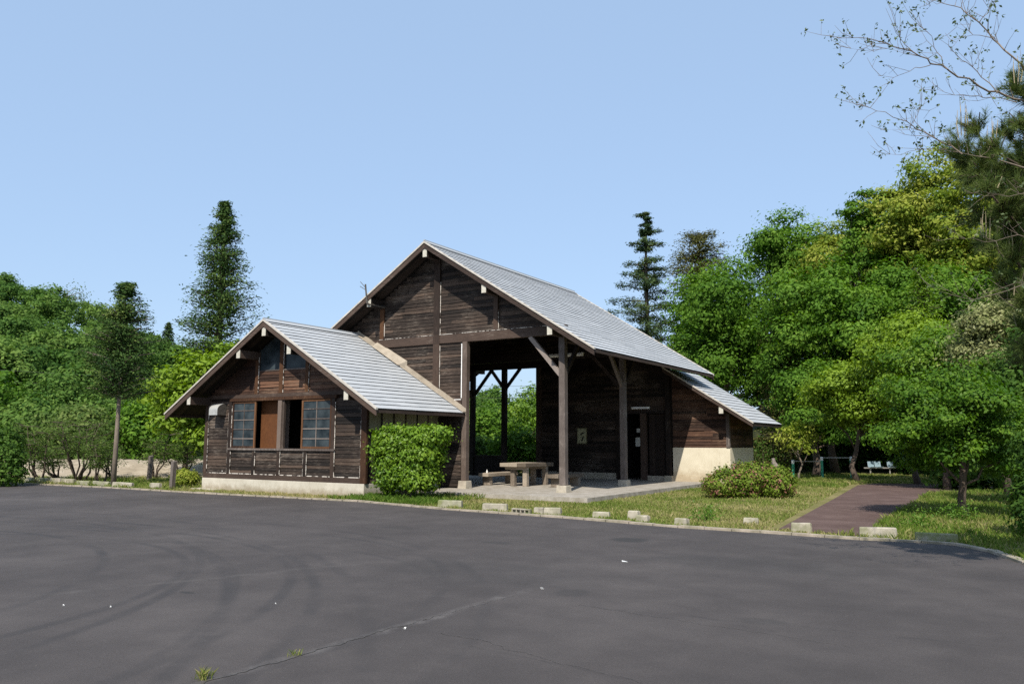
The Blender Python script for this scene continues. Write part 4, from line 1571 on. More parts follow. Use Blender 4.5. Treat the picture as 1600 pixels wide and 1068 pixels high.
for i, (a, b, yb_, yt, moss, lab) in enumerate(STOPS):
    pa, pb = at_z(a, yb_, 0.0), at_z(b, yb_ + (0.4 if b < 700 else 1.0), 0.0)
    if i in (0, 1, 2, 3, 4, 5, 6):
        pb = at_z(b, yb_ + 1.0, 0)
    pa, pb = Vector(pa), Vector(pb)
    mid = (pa + pb) / 2
    Lw = (pb - pa).length
    dep = np.dot(np.array(mid) - CAM, _f)
    h = min(0.24, max(0.12, 0.82 * (yb_ - yt) / FPX * dep - 0.02))
    d = 0.15
    rise = 0.0
    mb = MB()
    x0, x1 = -Lw / 2, Lw / 2
    e = 0.022
    chip = 0.05 if ('broken' in lab or 'chipped' in lab) else 0.0
    nx_ = 5
    xs = [x0 + (x1 - x0) * k / nx_ for k in range(nx_ + 1)]
    rings = []
    for k, x in enumerate(xs):
        ch = random.uniform(0, 0.006)
        xo = (random.uniform(0.2, 1) * chip) if k == nx_ else 0
        rings.append([(x - (0 if k < nx_ else xo * 0.3), 0, -0.06), (x + (0.01 if k == 0 else (-0.01 if k == nx_ else 0)) - xo, e + ch, h - 0.02), (x + (0.02 if k == 0 else (-0.02 if k == nx_ else 0)) - xo * 1.4, e + 0.025, h - ch),
                      (x + (0.02 if k == 0 else (-0.02 if k == nx_ else 0)) - xo * 0.5, d - e - 0.02, h - ch), (x + (0.01 if k == 0 else (-0.01 if k == nx_ else 0)), d - e, h - 0.02), (x, d, -0.06)])
    for k in range(nx_):
        for q in range(5):
            mb.poly([rings[k][q], rings[k + 1][q], rings[k + 1][q + 1], rings[k][q + 1]])
    mb.poly(list(reversed(rings[0])))
    mb.poly(rings[-1])
    o = mb.build('wheel_stop', M['concrete_moss'] if moss else M['concrete'])
    o.location = (mid.x, mid.y, 0.0)
    ang = math.atan2(pb.y - pa.y, pb.x - pa.x)
    ang = max(-0.35, min(0.25, ang))
    if 'askew' in lab:
        ang -= 0.25
    o.rotation_euler = (random.uniform(-0.03, 0.03), random.uniform(-0.02, 0.02), ang)
    tag(o, lab, 'wheel stop', 'concrete wheel stops along the kerb')
# low hollow block
a, b = at_z(799, 802, 0.0), at_z(827, 804, 0.0)
Lw = float(np.linalg.norm(b - a))
mb = MB()
hh = 0.13
mb.box(0, Lw, 0.0, 0.1, -0.05, 0.02)
mb.box(0, Lw, 0.0, 0.1, hh - 0.03, hh)
nh = 4
for k in range(nh + 1):
    x = (Lw - 0.03) * k / nh
    mb.box(x, x + 0.03, 0.001, 0.099, 0.021, hh - 0.031)
mb.box(0, Lw, 0.06, 0.098, 0.0215, hh - 0.0315)
o = mb.build('hollow_block', M['concrete'], bevel=0.006)
o.location = (a[0], a[1], 0)
o.rotation_euler = (0, 0, math.atan2(b[1] - a[1], b[0] - a[0]))
tag(o, 'low hollow concrete block with dark holes between two wheel stops', 'concrete block')

# ------------------------------------------------------------------ stakes, standpipes
for px, yb_, yt, ln, lab in ((232.5, 750, 712, 0.07, 'taller grey wooden stake leaning behind a pale wheel stop'), (268.5, 763, 720.5, 0.05, 'shorter grey wooden stake standing at the kerb near the annex')):
    p = at_z(px, yb_, 0)
    dep = np.dot(p - CAM, _f)
    h = (yb_ - yt) / FPX * dep
    mb = MB()
    w = 0.075
    mb.hexa([(-w, -w, -0.15), (w, -w, -0.15), (w, w, -0.15), (-w, w, -0.15), (-w + ln, -w, h), (w + ln, -w, h - 0.02), (w * 0.9 + ln, w, h), (-w * 0.9 + ln, w, h + 0.015)])
    o = mb.build('wooden_stake', M['greypost'], bevel=0.008)
    o.location = p
    tag(o, lab, 'stake', 'grey wooden stakes by the kerb')
p = at_z(346.5, 763.5, 0)
mb = MB()
mb.tube([(0, 0, -0.1), (0, 0, 0.62)], 0.024, 8)
mb.tube([(0, 0, 0.60), (0.01, -0.02, 0.645), (0.05, -0.05, 0.65), (0.085, -0.085, 0.61)], 0.02, 7)
mb.box(-0.035, 0.035, -0.01, 0.01, 0.665, 0.68)
o = mb.build('standpipe', M['pipe'], smooth=False)
o.location = p
tag(o, 'tall thin standpipe with a bent tap before the annex foundation', 'tap', 'water standpipes by the annex')
p = at_z(322.5, 761.5, 0)
mb = MB()
mb.tube([(0, 0, -0.1), (0, 0, 0.27)], 0.03, 8)
mb.tube([(0, 0, 0.25), (0, 0, 0.36)], 0.042, 8)
mb.tube([(0.1, 0.03, -0.05), (0.1, 0.03, 0.16)], 0.02, 7)
o = mb.build('standpipe', M['pipe'])
o.location = p
tag(o, 'short stubby standpipe at the corner of the annex', 'tap', 'water standpipes by the annex')
p = at_z(322, 764.2, 0)
mb = MB()
mb.box(-0.75, 0.55, -0.1, 0.32, -0.06, 0.03)
o = mb.build('drain_slab', M['plinth'], bevel=0.01)
o.location = p + np.array([0, 0.02, 0])
tag(o, 'thin concrete slab round the short standpipe', 'slab')

# ------------------------------------------------------------------ exercise bars, seats, marker
b1 = [at_z(1240, 746.5, 0), at_z(1285, 747, 0), at_z(1331, 747, 0)]
hb = empty('exercise_bar', tuple(b1[1]), 'green exercise bars on three white-capped posts at the edge of the wood', 'exercise bars')
hts = []
for k, (p, yt) in enumerate(zip(b1, (719.5, 714, 714))):
    dep = np.dot(p - CAM, _f)
    h = (747 - yt) / FPX * dep
    hts.append(h)
    mb = MB()
    mb.tube([(p[0], p[1], -0.1), (p[0], p[1], h - 0.09)], 0.062, 10)
    po = mb.build('post', M['greenpaint'], hb)
    mb = MB()
    mb.tube([(p[0], p[1], h - 0.16), (p[0], p[1], h - 0.02), (p[0], p[1], h + 0.02)], [0.068, 0.068, 0.04], 10)
    c = mb.build('post_cap', M['white'], hb)
for (i, j, dz) in ((0, 1, 0.05), (1, 2, 0.03)):
    mb = MB()
    z = min(hts[i], hts[j]) - dz
    mb.tube([(b1[i][0], b1[i][1], z), (b1[j][0], b1[j][1], z)], 0.022, 7)
    mb.build('bar', M['steel'], hb)
p = at_d(1378, 742.5, 43)
sb = empty('seat_bench', (p[0], p[1], 0), 'row of pale blue shell seats on a rail under the dark trees', 'bench')
sx = np.array([_r[0], _r[1], 0])
sd = np.array([-sx[1], sx[0], 0])
mb = MB()
mb.beam(tuple(p - sx * 0.95 + np.array([0, 0, 0.36 - p[2]])), tuple(p + sx * 0.75 + np.array([0, 0, 0.36 - p[2]])), 0.08, 0.06)
for k in (-0.6, 0.45):
    q = p + sx * k
    mb.box(q[0] - 0.03, q[0] + 0.03, q[1] - 0.03, q[1] + 0.03, 0, 0.33)
mb.build('rail', M['steel'], sb)
for k in (-0.50, -0.13, 0.55):
    q = p + sx * k
    mb = MB()
    prof = [(-0.22, 0.43), (-0.16, 0.40), (0.06, 0.395), (0.13, 0.43), (0.17, 0.55), (0.2, 0.70)]
    for (d0, z0), (d1, z1) in zip(prof[:-1], prof[1:]):
        c = []
        for s, dd, zz in ((-0.165, d0, z0), (0.165, d0, z0), (0.165, d1, z1), (-0.165, d1, z1)):
            v = q + sx * s + sd * dd
            c.append((v[0], v[1], zz))
        mb.hexa([(x, y, z - 0.015) for x, y, z in c] + c)
    mb.build('seat', M['seatblue'], sb)
p = at_d(1210.5, 728, 37)
mb = MB()
mb.tube([(0, 0, -0.1), (0.02, 0, 0.3), (0.05, 0, 0.62), (-0.04, 0, 0.78), (-0.06, 0, 0.98)], [0.17, 0.17, 0.15, 0.10, 0.07], 7)
o = mb.build('tree_stump', M['greypost'])
o.location = (p[0], p[1], 0)
tag(o, 'grey weathered stump standing behind the azalea in the shade', 'stump')

# ------------------------------------------------------------------ power line behind the lot
e0, e1 = at_d(-260, 560, 62), at_d(872, 606, 64)
for q, lab in ((e0, 'concrete power pole beyond the end of the lot'), (e1, 'concrete power pole behind the timber house')):
    pp = empty('power_pole', (q[0], q[1], 0), lab, 'power pole', 'power poles behind the lot')
    mb = MB()
    mb.tube([(q[0], q[1], -0.2), (q[0], q[1], q[2] + 0.6)], [0.17, 0.11], 10)
    mb.build('pole', M['plinth'], pp)
    mb = MB()
    mb.beam((q[0] - 0.5, q[1] - 0.6, q[2] + 0.1), (q[0] + 0.5, q[1] + 0.6, q[2] + 0.1), 0.09, 0.09)
    mb.build('crossarm', M['steel'], pp)
for dz, s, lab in ((0.0, -0.5, 'upper thin black power wire crossing before the wooded hill'), (-0.9, 0.5, 'lower thin black power wire crossing before the wooded hill')):
    mb = MB()
    a = e0 + np.array([s * 0.6, s, dz + 0.15])
    b = e1 + np.array([s * 0.6, s, dz + 0.15])
    pts = [a + (b - a) * k / 20 - np.array([0, 0, 4 * 0.7 * (k / 20) * (1 - k / 20)]) for k in range(21)]
    mb.tube(pts, 0.011, 4)
    o = mb.build('power_wire', M['wire'])
    tag(o, lab, 'wire', 'power wires')

# ------------------------------------------------------------------ litter, crack and weeds on the asphalt
for px, py, s, lab in ((976, 877.5, 0.06, 'largest white paper scrap, lying on the asphalt beyond the others'), (847, 919.5, 0.024, 'white scrap lying near the middle of the asphalt'),
                       (632.5, 982, 0.017, 'white scrap lying beside the long asphalt crack'), (99.5, 946, 0.016, 'tiny white scrap nearest the edge of the photo on the asphalt'),
                       (173, 948, 0.016, 'tiny pale scrap on the asphalt, second from the photo edge'), (431, 943, 0.012, 'tiny pale scrap between the dark twig mark and the crack')):
    p = at_z(px, py, 0)
    mb = MB()
    c = []
    for k in range(7):
        an = 2 * math.pi * k / 7
        r = s * random.uniform(0.7, 1.2)
        c.append((r * math.cos(an), r * 0.55 * math.sin(an), 0.006 + random.uniform(0, 0.014)))
    mb.poly(c)
    mb.poly([(x, y, 0.003) for x, y, z in reversed(c)])
    o = mb.build('litter_scrap', M['white'])
    o.location = p
    tag(o, lab, 'litter', 'white scraps on the asphalt')


def crack(p0, p1, w, name='asphalt_crack'):
    mb = MB()
    n = 90
    a, b = np.array(p0), np.array(p1)
    d = (b - a) / np.linalg.norm(b - a)
    s = np.array([-d[1], d[0], 0])
    wob = 0
    L, R = [], []
    for k in range(n + 1):
        wob = wob * 0.9 + random.gauss(0, 0.010)
        c = a + (b - a) * k / n + s * wob
        ww = w * random.uniform(0.25, 1.0) * (1 - 0.6 * k / n)
        L.append(c + s * ww)
        R.append(c - s * ww)
    for k in range(n):
        mb.poly([(R[k][0], R[k][1], 0.004), (R[k + 1][0], R[k + 1][1], 0.004), (L[k + 1][0], L[k + 1][1], 0.004), (L[k][0], L[k][1], 0.004)])
    o = mb.build(name, M['pipe_dark'])
    o["kind"] = 'structure'


crack(at_z(305, 1070), at_z(655, 970), 0.018)
crack(at_z(660, 968), at_z(800, 930), 0.006)
crack(at_z(690, 988), at_z(1010, 1066), 0.005)
crack(at_z(905, 944), at_z(1330, 1010), 0.005)


def blades(g, cx, cy, n, spread, h, w, z=0.0):
    """grass blades as bent two-part strips; returns V, F (triangles)"""
    x = cx + g.normal(size=n) * spread
    y = cy + g.normal(size=n) * spread
    return blade_arrays(g, x, y, np.full(n, z), h * g.uniform(0.5, 1.3, size=n), w)


def blade_arrays(g, x, y, z, h, w):
    n = len(x)
    an = g.uniform(0, 2 * math.pi, size=n)
    lean = g.uniform(0.15, 0.9, size=n) * h
    dx, dy = np.cos(an), np.sin(an)
    sa = g.uniform(0, 2 * math.pi, size=n)
    sx_, sy_ = np.cos(sa) * w, np.sin(sa) * w
    V = np.empty((n, 4, 3))
    V[:, 0] = np.stack([x - sx_, y - sy_, z], 1)
    V[:, 1] = np.stack([x + sx_, y + sy_, z], 1)
    V[:, 2] = np.stack([x + dx * lean * 0.35 + sx_ * 0.6, y + dy * lean * 0.35 + sy_ * 0.6, z + h * 0.62], 1)
    V[:, 3] = np.stack([x + dx * lean, y + dy * lean, z + h], 1)
    k = np.arange(n)[:, None] * 4
    F = np.concatenate([k + np.array([0, 1, 2]), k + np.array([0, 2, 3])], 0)
    return V.reshape(-1, 3), F


gw = np.random.default_rng(21)
for px, py, n, h, lab in ((318, 1060, 60, 0.07, 'bright grass tuft growing at the near end of the asphalt crack'), (461, 1023, 36, 0.045, 'smaller grass tuft growing partway along the asphalt crack')):
    p = at_z(px, py, 0)
    V, F = blades(gw, 0, 0, n, 0.03, h, 0.003)
    o = np_mesh('grass_tuft', V, F, gw.uniform(0.2, 0.9, size=len(F)), M['grass'], None, tuple(p))
    tag(o, lab, 'weed', 'grass tufts in the crack')
for px, py, n, h, lab in ((1103, 812, 320, 0.34, 'bright green leafy weed by a broken wheel stop'), (1436, 822, 260, 0.32, 'bright weed in the grass before the small tree'), (1498, 812, 420, 0.36, 'tall weeds round the foot of the small tree')):
    p = at_z(px, py, 0)
    root = empty('weed', tuple(p), lab, 'weed', 'leafy weeds in the verge')
    c = gw.normal(size=(n, 3)) * np.array([0.2, 0.2, h * 0.35]) + np.array([0, 0, h * 0.45])
    c[:, 2] = np.abs(c[:, 2])
    V, F = leaf_quads(c, unit(gw.normal(size=(n, 3)) + np.array([0, 0, 0.8])), 0.075, 0.35, gw)
    np_mesh('foliage', V, F, gw.uniform(0, 1, size=len(F)), M['weed'], root)
    mb = MB()
    for k in range(9):
        e = gw.normal(size=3) * np.array([0.16, 0.16, 0.04]) + np.array([0, 0, h * 0.8])
        mb.tube([(0, 0, -0.03), tuple(e * 0.5 + np.array([0, 0, 0.03])), tuple(e)], [0.006, 0.005, 0.003], 4)
    mb.build('stems', M['weed'], None).parent = root


# ------------------------------------------------------------------ grass on the verge
def in_poly(x, y, P):
    ins = np.zeros(len(x), bool)
    n = len(P)
    j = n - 1
    for i in range(n):
        xi, yi, xj, yj = P[i][0], P[i][1], P[j][0], P[j][1]
        c = ((yi > y) != (yj > y)) & (x < (xj - xi) * (y - yi) / (yj - yi + 1e-12) + xi)
        ins ^= c
        j = i
    return ins


_pc = np.array(PATH).mean(axis=0)
PATH_CLEAR = [tuple(_pc + (np.array(q) - _pc) * np.array([1.12, 1.01])) for q in PATH]


def grass(g, n, x0, x1, y0, y1, h, w, keepfn=None, dry=0.5, name='grass'):
    x = g.uniform(x0, x1, n)
    y = g.uniform(y0, y1, n)
    kx = [p[0] for p in KERB]
    ky = [p[1] for p in KERB]
    keep = y > np.interp(x, kx, ky) + 0.14
    keep &= ~in_poly(x, y, PATH_CLEAR)
    keep &= ~((x > -17.2) & (x < -10.4) & (y > 20.2) & (y < 33))
    keep &= ~((x > -12.3) & (x < -9.6) & (y > 31.8) & (y < 36))
    keep &= ~((x > -25.1) & (x < -17.2) & (y > 18.78) & (y < 33))
    lo = 0.5 + 0.25 * np.sin(x * 0.9 + 1.3 * np.sin(y * 0.7)) + 0.25 * np.sin(y * 1.7 + x * 0.5)
    hi = 0.5 + 0.5 * np.sin(x * 5.1 + 2 * np.sin(y * 3.3)) * np.sin(y * 4.7 + x)
    keep &= g.uniform(size=n) < 0.35 + 0.65 * hi
    if keepfn is not None:
        keep &= keepfn(x, y, g)
    x, y, lo, hi = x[keep], y[keep], lo[keep], hi[keep]
    hh = h * g.uniform(0.4, 1.25, size=len(x)) * (0.55 + 0.6 * hi)
    V, F = blade_arrays(g, x, y, np.full(len(x), -0.02), hh, w)
    T1 = np.clip(dry + 0.45 * (lo - 0.5) + g.normal(0, 0.2, size=len(x)), 0, 1)
    return V, F, np.concatenate([T1, T1])


gg = np.random.default_rng(11)
sets = [grass(gg, 70000, -17.2, -3.5, 15.4, 21.0, 0.07, 0.010, dry=0.58),
        grass(gg, 60000, -10.6, -3.0, 16.0, 34.0, 0.07, 0.013, dry=0.56),
        grass(gg, 45000, -10.0, 1.0, 33.0, 47.0, 0.13, 0.02, dry=0.45),
        grass(gg, 60000, -3.4, 2.6, 12.0, 34.0, 0.12, 0.012, dry=0.42),
        grass(gg, 14000, -26.0, -17.0, 16.9, 18.85, 0.07, 0.010, dry=0.72, keepfn=lambda x, y, g: g.uniform(size=len(x)) < 0.5),
        grass(gg, 8000, -17.3, -13.6, 17.1, 20.6, 0.17, 0.012, dry=0.15),
        grass(gg, 60000, -42.0, -25.2, 16.9, 26.0, 0.13, 0.014, dry=0.45)]
Vs, Fs, Ts, k = [], [], [], 0
for V, F, T in sets:
    Vs.append(V)
    Fs.append(F + k)
    Ts.append(T)
    k += len(V)
np_mesh('grass', np.concatenate(Vs), np.concatenate(Fs), np.concatenate(Ts), M['grass'])["kind"] = 'stuff'


# ------------------------------------------------------------------ shrubs and hedges
def shrub(name, label, loc, blobs, mat, seed, clumps, nleaf, ls, cr, stems=3, cat='bush', group=None, flat=0.8, inner=0.7, aspect=0.55, up=0.6, stem_h=0.5, lowcut=-0.9):
    g = np.random.default_rng(seed)
    root = empty(name, loc, label, cat, group)
    V, F, T, c = crown_leaves(g, blobs, clumps, nleaf, cr, ls, flat=flat, inner=inner, aspect=aspect, up=up, lowcut=lowcut)
    V[:, 2] = np.where(V[:, 2] < 0.0, np.abs(V[:, 2]) * 0.5, V[:, 2])
    np_mesh('foliage', V, F, T, M[mat], root)
    mb = MB()
    for i in range(stems):
        a = 2 * math.pi * i / stems + 0.5
        e = np.array(blobs[i % len(blobs)][:3]) + g.normal(size=3) * 0.1
        mb.tube(limb_path(g, (0.07 * math.cos(a), 0.07 * math.sin(a), -0.1), e, 5, 0.0), [0.05, 0.042, 0.034, 0.026, 0.012], 6)
    o = mb.build('stems', M['bark'], None, smooth=True)
    o.parent = root
    return root


# the big trimmed bush by the annex: flat-topped, overhanging, dark gap below
bl = []
gB = np.random.default_rng(4)
for xx in (-1.25, -0.6, 0.05, 0.6):
    for zz in (0.72, 1.25, 1.8):
        bl.append((xx + gB.uniform(-0.08, 0.08) + 0.10 * (zz - 1.2), gB.uniform(-0.1, 0.1), zz + gB.uniform(-0.05, 0.05), 0.52, 0.62, 0.46))
bl += [(1.05, -0.05, 2.0, 0.5, 0.42, 0.27), (1.35, 0, 2.08, 0.26, 0.3, 0.17), (0.95, 0, 1.35, 0.32, 0.4, 0.24), (-1.1, 0, 0.55, 0.5, 0.5, 0.3)]
for k in range(22):
    bl.append((gB.uniform(-1.7, 1.0), gB.uniform(-0.6, 0.1), gB.uniform(0.6, 2.25), gB.uniform(0.12, 0.24), 0.2, gB.uniform(0.1, 0.18)))
shrub('trimmed_bush', 'big square trimmed glossy green bush between the annex and the open hall', (float(at_y(648, 700, 18.75)[0]), 18.75, 0), [(x * 0.76 * (0.74 + 0.26 * min(1, z / 1.7)) - 0.08 * (1.7 - z if z < 1.7 else 0), y * 0.8, z * 0.93, rx * 0.8, ry * 0.8, rz * 0.95) for x, y, z, rx, ry, rz in bl], 'leaf_bush', 31, 760, 34, 0.1, 0.21, stems=4, up=0.45, flat=0.55)
# azalea
bl = []
gA = np.random.default_rng(6)
for k in range(9):
    u = -1.0 + 2.0 * k / 8
    hgt = 0.62 * math.sqrt(max(0.15, 1 - (u / 1.55) ** 2))
    v = np.array([_r[0], _r[1]]) * u
    bl.append((v[0] + gA.uniform(-0.1, 0.1), v[1] + gA.uniform(-0.15, 0.15), hgt * 0.82, 0.46, 0.6, hgt * 0.9))
shrub('azalea_bush', 'low rounded azalea with fading reddish flowers on the grass', (-7.15, 25.5, 0), bl, 'leaf_azalea', 33, 620, 26, 0.08, 0.15, stems=4, up=0.4)
# hedge ball by the left stakes
p = at_d(289, 735, 30)
shrub('clipped_shrub', 'small round clipped shrub before the pale bank', (p[0], p[1], 0), [(0, 0, 0.32, 0.48, 0.42, 0.32), (0.25, 0, 0.28, 0.3, 0.3, 0.26)], 'leaf_yellow', 35, 150, 20, 0.08, 0.13)


def box_hedge(name, label, px0, px1, depth, ztop, seed, mat='leaf_hedge', thick=0.8):
    g = np.random.default_rng(seed)
    a, b = at_d(px0, 700, depth), at_d(px1, 700, depth)
    root = empty(name, ((a[0] + b[0]) / 2, (a[1] + b[1]) / 2, 0), label, 'hedge')
    L = float(np.linalg.norm((b - a)[:2]))
    d = (b - a) / np.linalg.norm(b - a)
    s = np.array([-d[1], d[0], 0])
    n = int(L * ztop * 420)
    u = g.uniform(-L / 2, L / 2, n)
    v = (g.uniform(-1, 1, n))
    z = g.uniform(0.02, ztop, n)
    face = g.integers(0, 3, n)
    v = np.where(face == 0, -thick / 2, np.where(face == 1, thick / 2, v * thick / 2)) + g.normal(0, 0.05, n)
    z = np.where(face == 2, ztop, z) + g.normal(0, 0.05, n)
    C = d * u[:, None] + s * v[:, None] + np.array([0, 0, 1]) * np.abs(z)[:, None]
    N = unit(g.normal(size=(n, 3)) + np.array([0, 0, 0.6]))
    V, F = leaf_quads(C, N, 0.13 * g.uniform(0.7, 1.3, n), 0.5, g)
    np_mesh('foliage', V, F, np.clip(g.normal(0.5, 0.2, n), 0, 1), M[mat], root)
    mb = MB()
    for k in range(int(L / 0.6) + 1):
        q = d * (-L / 2 + 0.1 + k * 0.6)
        mb.tube([(q[0], q[1], -0.1), (q[0], q[1], ztop * 0.85)], [0.04, 0.015], 5)
    o = mb.build('stems', M['bark'], None)
    o.parent = root
    return root


box_hedge('clipped_hedge', 'tall dark clipped hedge beyond the lean-to', 1172, 1236, 44, 1.9, 41)
box_hedge('clipped_hedge', 'brownish clipped hedge seen through the back of the hall', 824, 905, 43, 1.85, 42)


def stemmy(label, px, depth, w, h, seed, mat='leaf_shrub', n=5):
    """thin multi-stemmed shrub with feathery leaves"""
    g = np.random.default_rng(seed)
    q = at_d(px, 700, depth)
    root = empty('multi_stemmed_shrub', (q[0], q[1], 0), label, 'shrub', 'thin shrubs before the pale bank')
    mb = MB()
    Cs = []
    for i in range(n):
        a = g.uniform(0, 2 * math.pi)
        e = np.array([math.cos(a) * w * g.uniform(0.2, 0.5), math.sin(a) * w * g.uniform(0.2, 0.5), h * g.uniform(0.65, 1.0)])
        pth = limb_path(g, (0.1 * math.cos(a), 0.1 * math.sin(a), -0.1), e, 6, -0.04)
        mb.tube(pth, [0.045, 0.04, 0.032, 0.024, 0.016, 0.006], 6)
        for k in range(3, 6):
            for _ in range(4):
                b = g.uniform(0, 2 * math.pi)
                e2 = pth[k] + np.array([math.cos(b) * w * 0.25, math.sin(b) * w * 0.25, g.uniform(-0.05, 0.3) * h * 0.3])
                p2 = limb_path(g, pth[k], e2, 4, 0.05)
                mb.tube(p2, [0.014, 0.011, 0.008, 0.004], 4)
                for t_ in np.linspace(0.4, 1.05, 4):
                    Cs.append(pth[k] + (e2 - pth[k]) * t_ + g.normal(size=(9, 3)) * 0.10)
    C = np.concatenate(Cs)
    V, F = leaf_quads(C, unit(g.normal(size=C.shape) * 0.5 + np.array([0, 0, 1])), 0.10 * g.uniform(0.7, 1.3, len(C)), 0.4, g)
    np_mesh('foliage', V, F, np.clip(g.normal(0.5, 0.2, len(F)), 0, 1), M[mat], root)
    o = mb.build('stems', M['bark'], None, smooth=True)
    o.parent = root
    return root


stemmy('thin multi-stemmed shrub with the most stems, behind the worn pale wheel stops', 128, 33.5, 2.8, 2.9, 51, n=8)
stemmy('leafy thin shrub standing between the dark bush and the mossy wheel stops', 66, 33.5, 2.2, 2.3, 52)
stemmy('spreading thin shrub right of the slim trunked tree', 243, 36, 2.2, 2.0, 53, n=4)
stemmy('low bent thin shrub beside the slim tree trunk', 160, 32, 1.5, 1.5, 54, n=4)
stemmy('low feathery shrub in front of the pale bank, between two leafy shrubs', 98, 35, 2.0, 1.5, 55, n=5)
stemmy('low feathery shrub on the pale bank just left of the slim tree', 180, 36, 2.2, 1.6, 56, n=5)
stemmy('low feathery shrub on the pale bank behind the round clipped shrub', 288, 37, 2.0, 1.7, 57, n=5)
p = at_d(0, 700, 30)
shrub('dark_bush', 'dense dark bush at the end of the row of wheel stops', (p[0], p[1], 0), [(0, 0, 0.9, 0.8, 0.8, 0.85), (-0.7, 0.2, 1.3, 0.8, 0.8, 1.0), (0.5, 0.1, 0.45, 0.5, 0.5, 0.4)], 'leaf_dark', 36, 260, 26, 0.13, 0.3)

# ------------------------------------------------------------------ trees: left side
conifer('cedar_tree', 'tall dark green cedar rising behind the annex roof', 352, 45, 318, 600, 148, 'leaf_cedar', 61, whorls=30, perw=9, tuft=44, ls=0.18, shape=0.72, droop=-0.3, ts=0.66, topw=0.05, ragged=0.42, tufts_per=5, trunk_r=0.24, skip=0.2)
conifer('slim_conifer', 'slim conifer with a bare trunk beside the wheel stops', 197, 31, 444, 622, 172, 'leaf_cedar', 62, whorls=18, perw=8, tuft=70, ls=0.13, shape=0.8, droop=-0.3, ts=0.52, topw=0.05, ragged=0.4, tufts_per=4, trunk_r=0.085, bark='bark_pale', btaper=0.25, skip=0.15)
broadleaf('broadleaf_tree', 'bright lime green tree pressed against the annex eave', 292, 38, 548, 728, 150, 'leaf_lime', 63, clumps=300, nleaf=26, ls=0.24, cr=0.6, trunk_r=0.13)
broadleaf('broadleaf_tree', 'bright lime green tree whose top shows between cedar and annex roof', 352, 41, 532, 690, 120, 'leaf_lime', 64, clumps=240, nleaf=26, ls=0.24, cr=0.6, trunk_r=0.13)
# trees at the foot of the wooded hill
FT = [(-25, 565, 745, 150, 54, 'leaf_mid', 'rounded green tree at the photo edge below the hill'), (48, 612, 745, 130, 52, 'leaf_hill', 'dark green tree low on the bank behind the leafy thin shrub'),
      (112, 628, 742, 120, 50, 'leaf_shrub', 'olive green tree behind the multi-stemmed shrub'), (165, 610, 742, 120, 54, 'leaf_hill', 'dark green tree behind the trunk of the slim conifer'),
      (232, 622, 740, 110, 52, 'leaf_mid', 'green tree between the slim conifer and the lime tree'), (80, 570, 720, 130, 62, 'leaf_hill', 'taller hazy green tree at the hill foot'),
      (10, 520, 700, 150, 66, 'leaf_hill', 'tall green tree on the lower hill at the photo edge'), (205, 570, 715, 120, 66, 'leaf_hill', 'round topped tree on the lower hill behind the slim conifer')]
for i, (px, tp, bt, w, dp, mt, lab) in enumerate(FT):
    broadleaf('broadleaf_tree', lab, px, dp, tp, bt, w, mt, 70 + i, clumps=260, nleaf=24, ls=0.30, cr=0.8, trunk_r=0.16, group='trees at the foot of the hill', base_z=float(hill_h(px, dp)) - 0.1)
# the wood on the hill: one mass
gh = np.random.default_rng(99)
Vs, Fs, Ts, k = [], [], [], 0
mbt = MB()
n = 0
rows = []
for dp in np.linspace(64, 124, 9):
    for px in np.arange(-330, 1010, 118 * 60 / dp / 0.95):
        rows.append((px + gh.uniform(-35, 35), dp + gh.uniform(-4, 4)))
for px, dp in rows:
    h = float(hill_h(px, dp))
    top = gh.uniform(4.4, 7.8)
    if px > 420 and dp < 90:
        top *= 0.7
    q = at_d(px, 680, dp)
    r = gh.uniform(2.8, 4.8)
    bl = [(gh.uniform(-0.5, 0.5) * r, gh.uniform(-0.5, 0.5) * r, top * gh.uniform(0.45, 0.8), r * gh.uniform(0.4, 0.6), r * gh.uniform(0.4, 0.6), top * gh.uniform(0.16, 0.26)) for _ in range(6)]
    bl.append((0, 0, top * 0.55, r * 0.7, r * 0.7, top * 0.42))
    V, F, T, c = crown_leaves(gh, bl, 130, 24, 0.8, 0.40, flat=0.5, inner=0.75, lowcut=-0.35)
    T = np.clip(T + gh.normal(0, 0.2), 0, 1)
    Vs.append(V + np.array([q[0], q[1], h]))
    Fs.append(F + k)
    Ts.append(T)
    k += len(V)
np_mesh('forest', np.concatenate(Vs), np.concatenate(Fs), np.concatenate(Ts), M['leaf_hill'])["kind"] = 'stuff'
stemmy_q = at_d(97, 500, 116)
gq = np.random.default_rng(123)
root = empty('sparse_tree', (stemmy_q[0], stemmy_q[1], float(hill_h(97, 116))), 'sparse half bare tree standing out on the hill crest', 'tree')
mb = MB()
hz = float(at_d(97, 446, 116)[2]) - float(hill_h(97, 116))
mb.tube([(0, 0, -0.3), (0, 0, hz * 0.5), (0.1, 0, hz * 0.95)], [0.25, 0.18, 0.03], 7)
Cs = []
for i in range(26):
    a = gq.uniform(0, 6.28)
    s = np.array([0, 0, hz * gq.uniform(0.45, 0.85)])
    e = s + np.array([math.cos(a) * 2.6, math.sin(a) * 2.6, gq.uniform(0.2, 2.2)]) * gq.uniform(0.5, 1)
    mb.tube(limb_path(gq, s, e, 5, 0.05), [0.09, 0.07, 0.05, 0.035, 0.02], 5)
    Cs.append(e + gq.normal(size=(26, 3)) * 0.6)
C = np.concatenate(Cs)
V, F = leaf_quads(C, unit(gq.normal(size=C.shape) + np.array([0, 0, 1])), 0.3, 0.5, gq)
np_mesh('crown', V, F, gq.uniform(0.3, 1, len(F)), M['leaf_shrub'], root)
mb.build('trunk', M['bark_pale'], None).parent = root
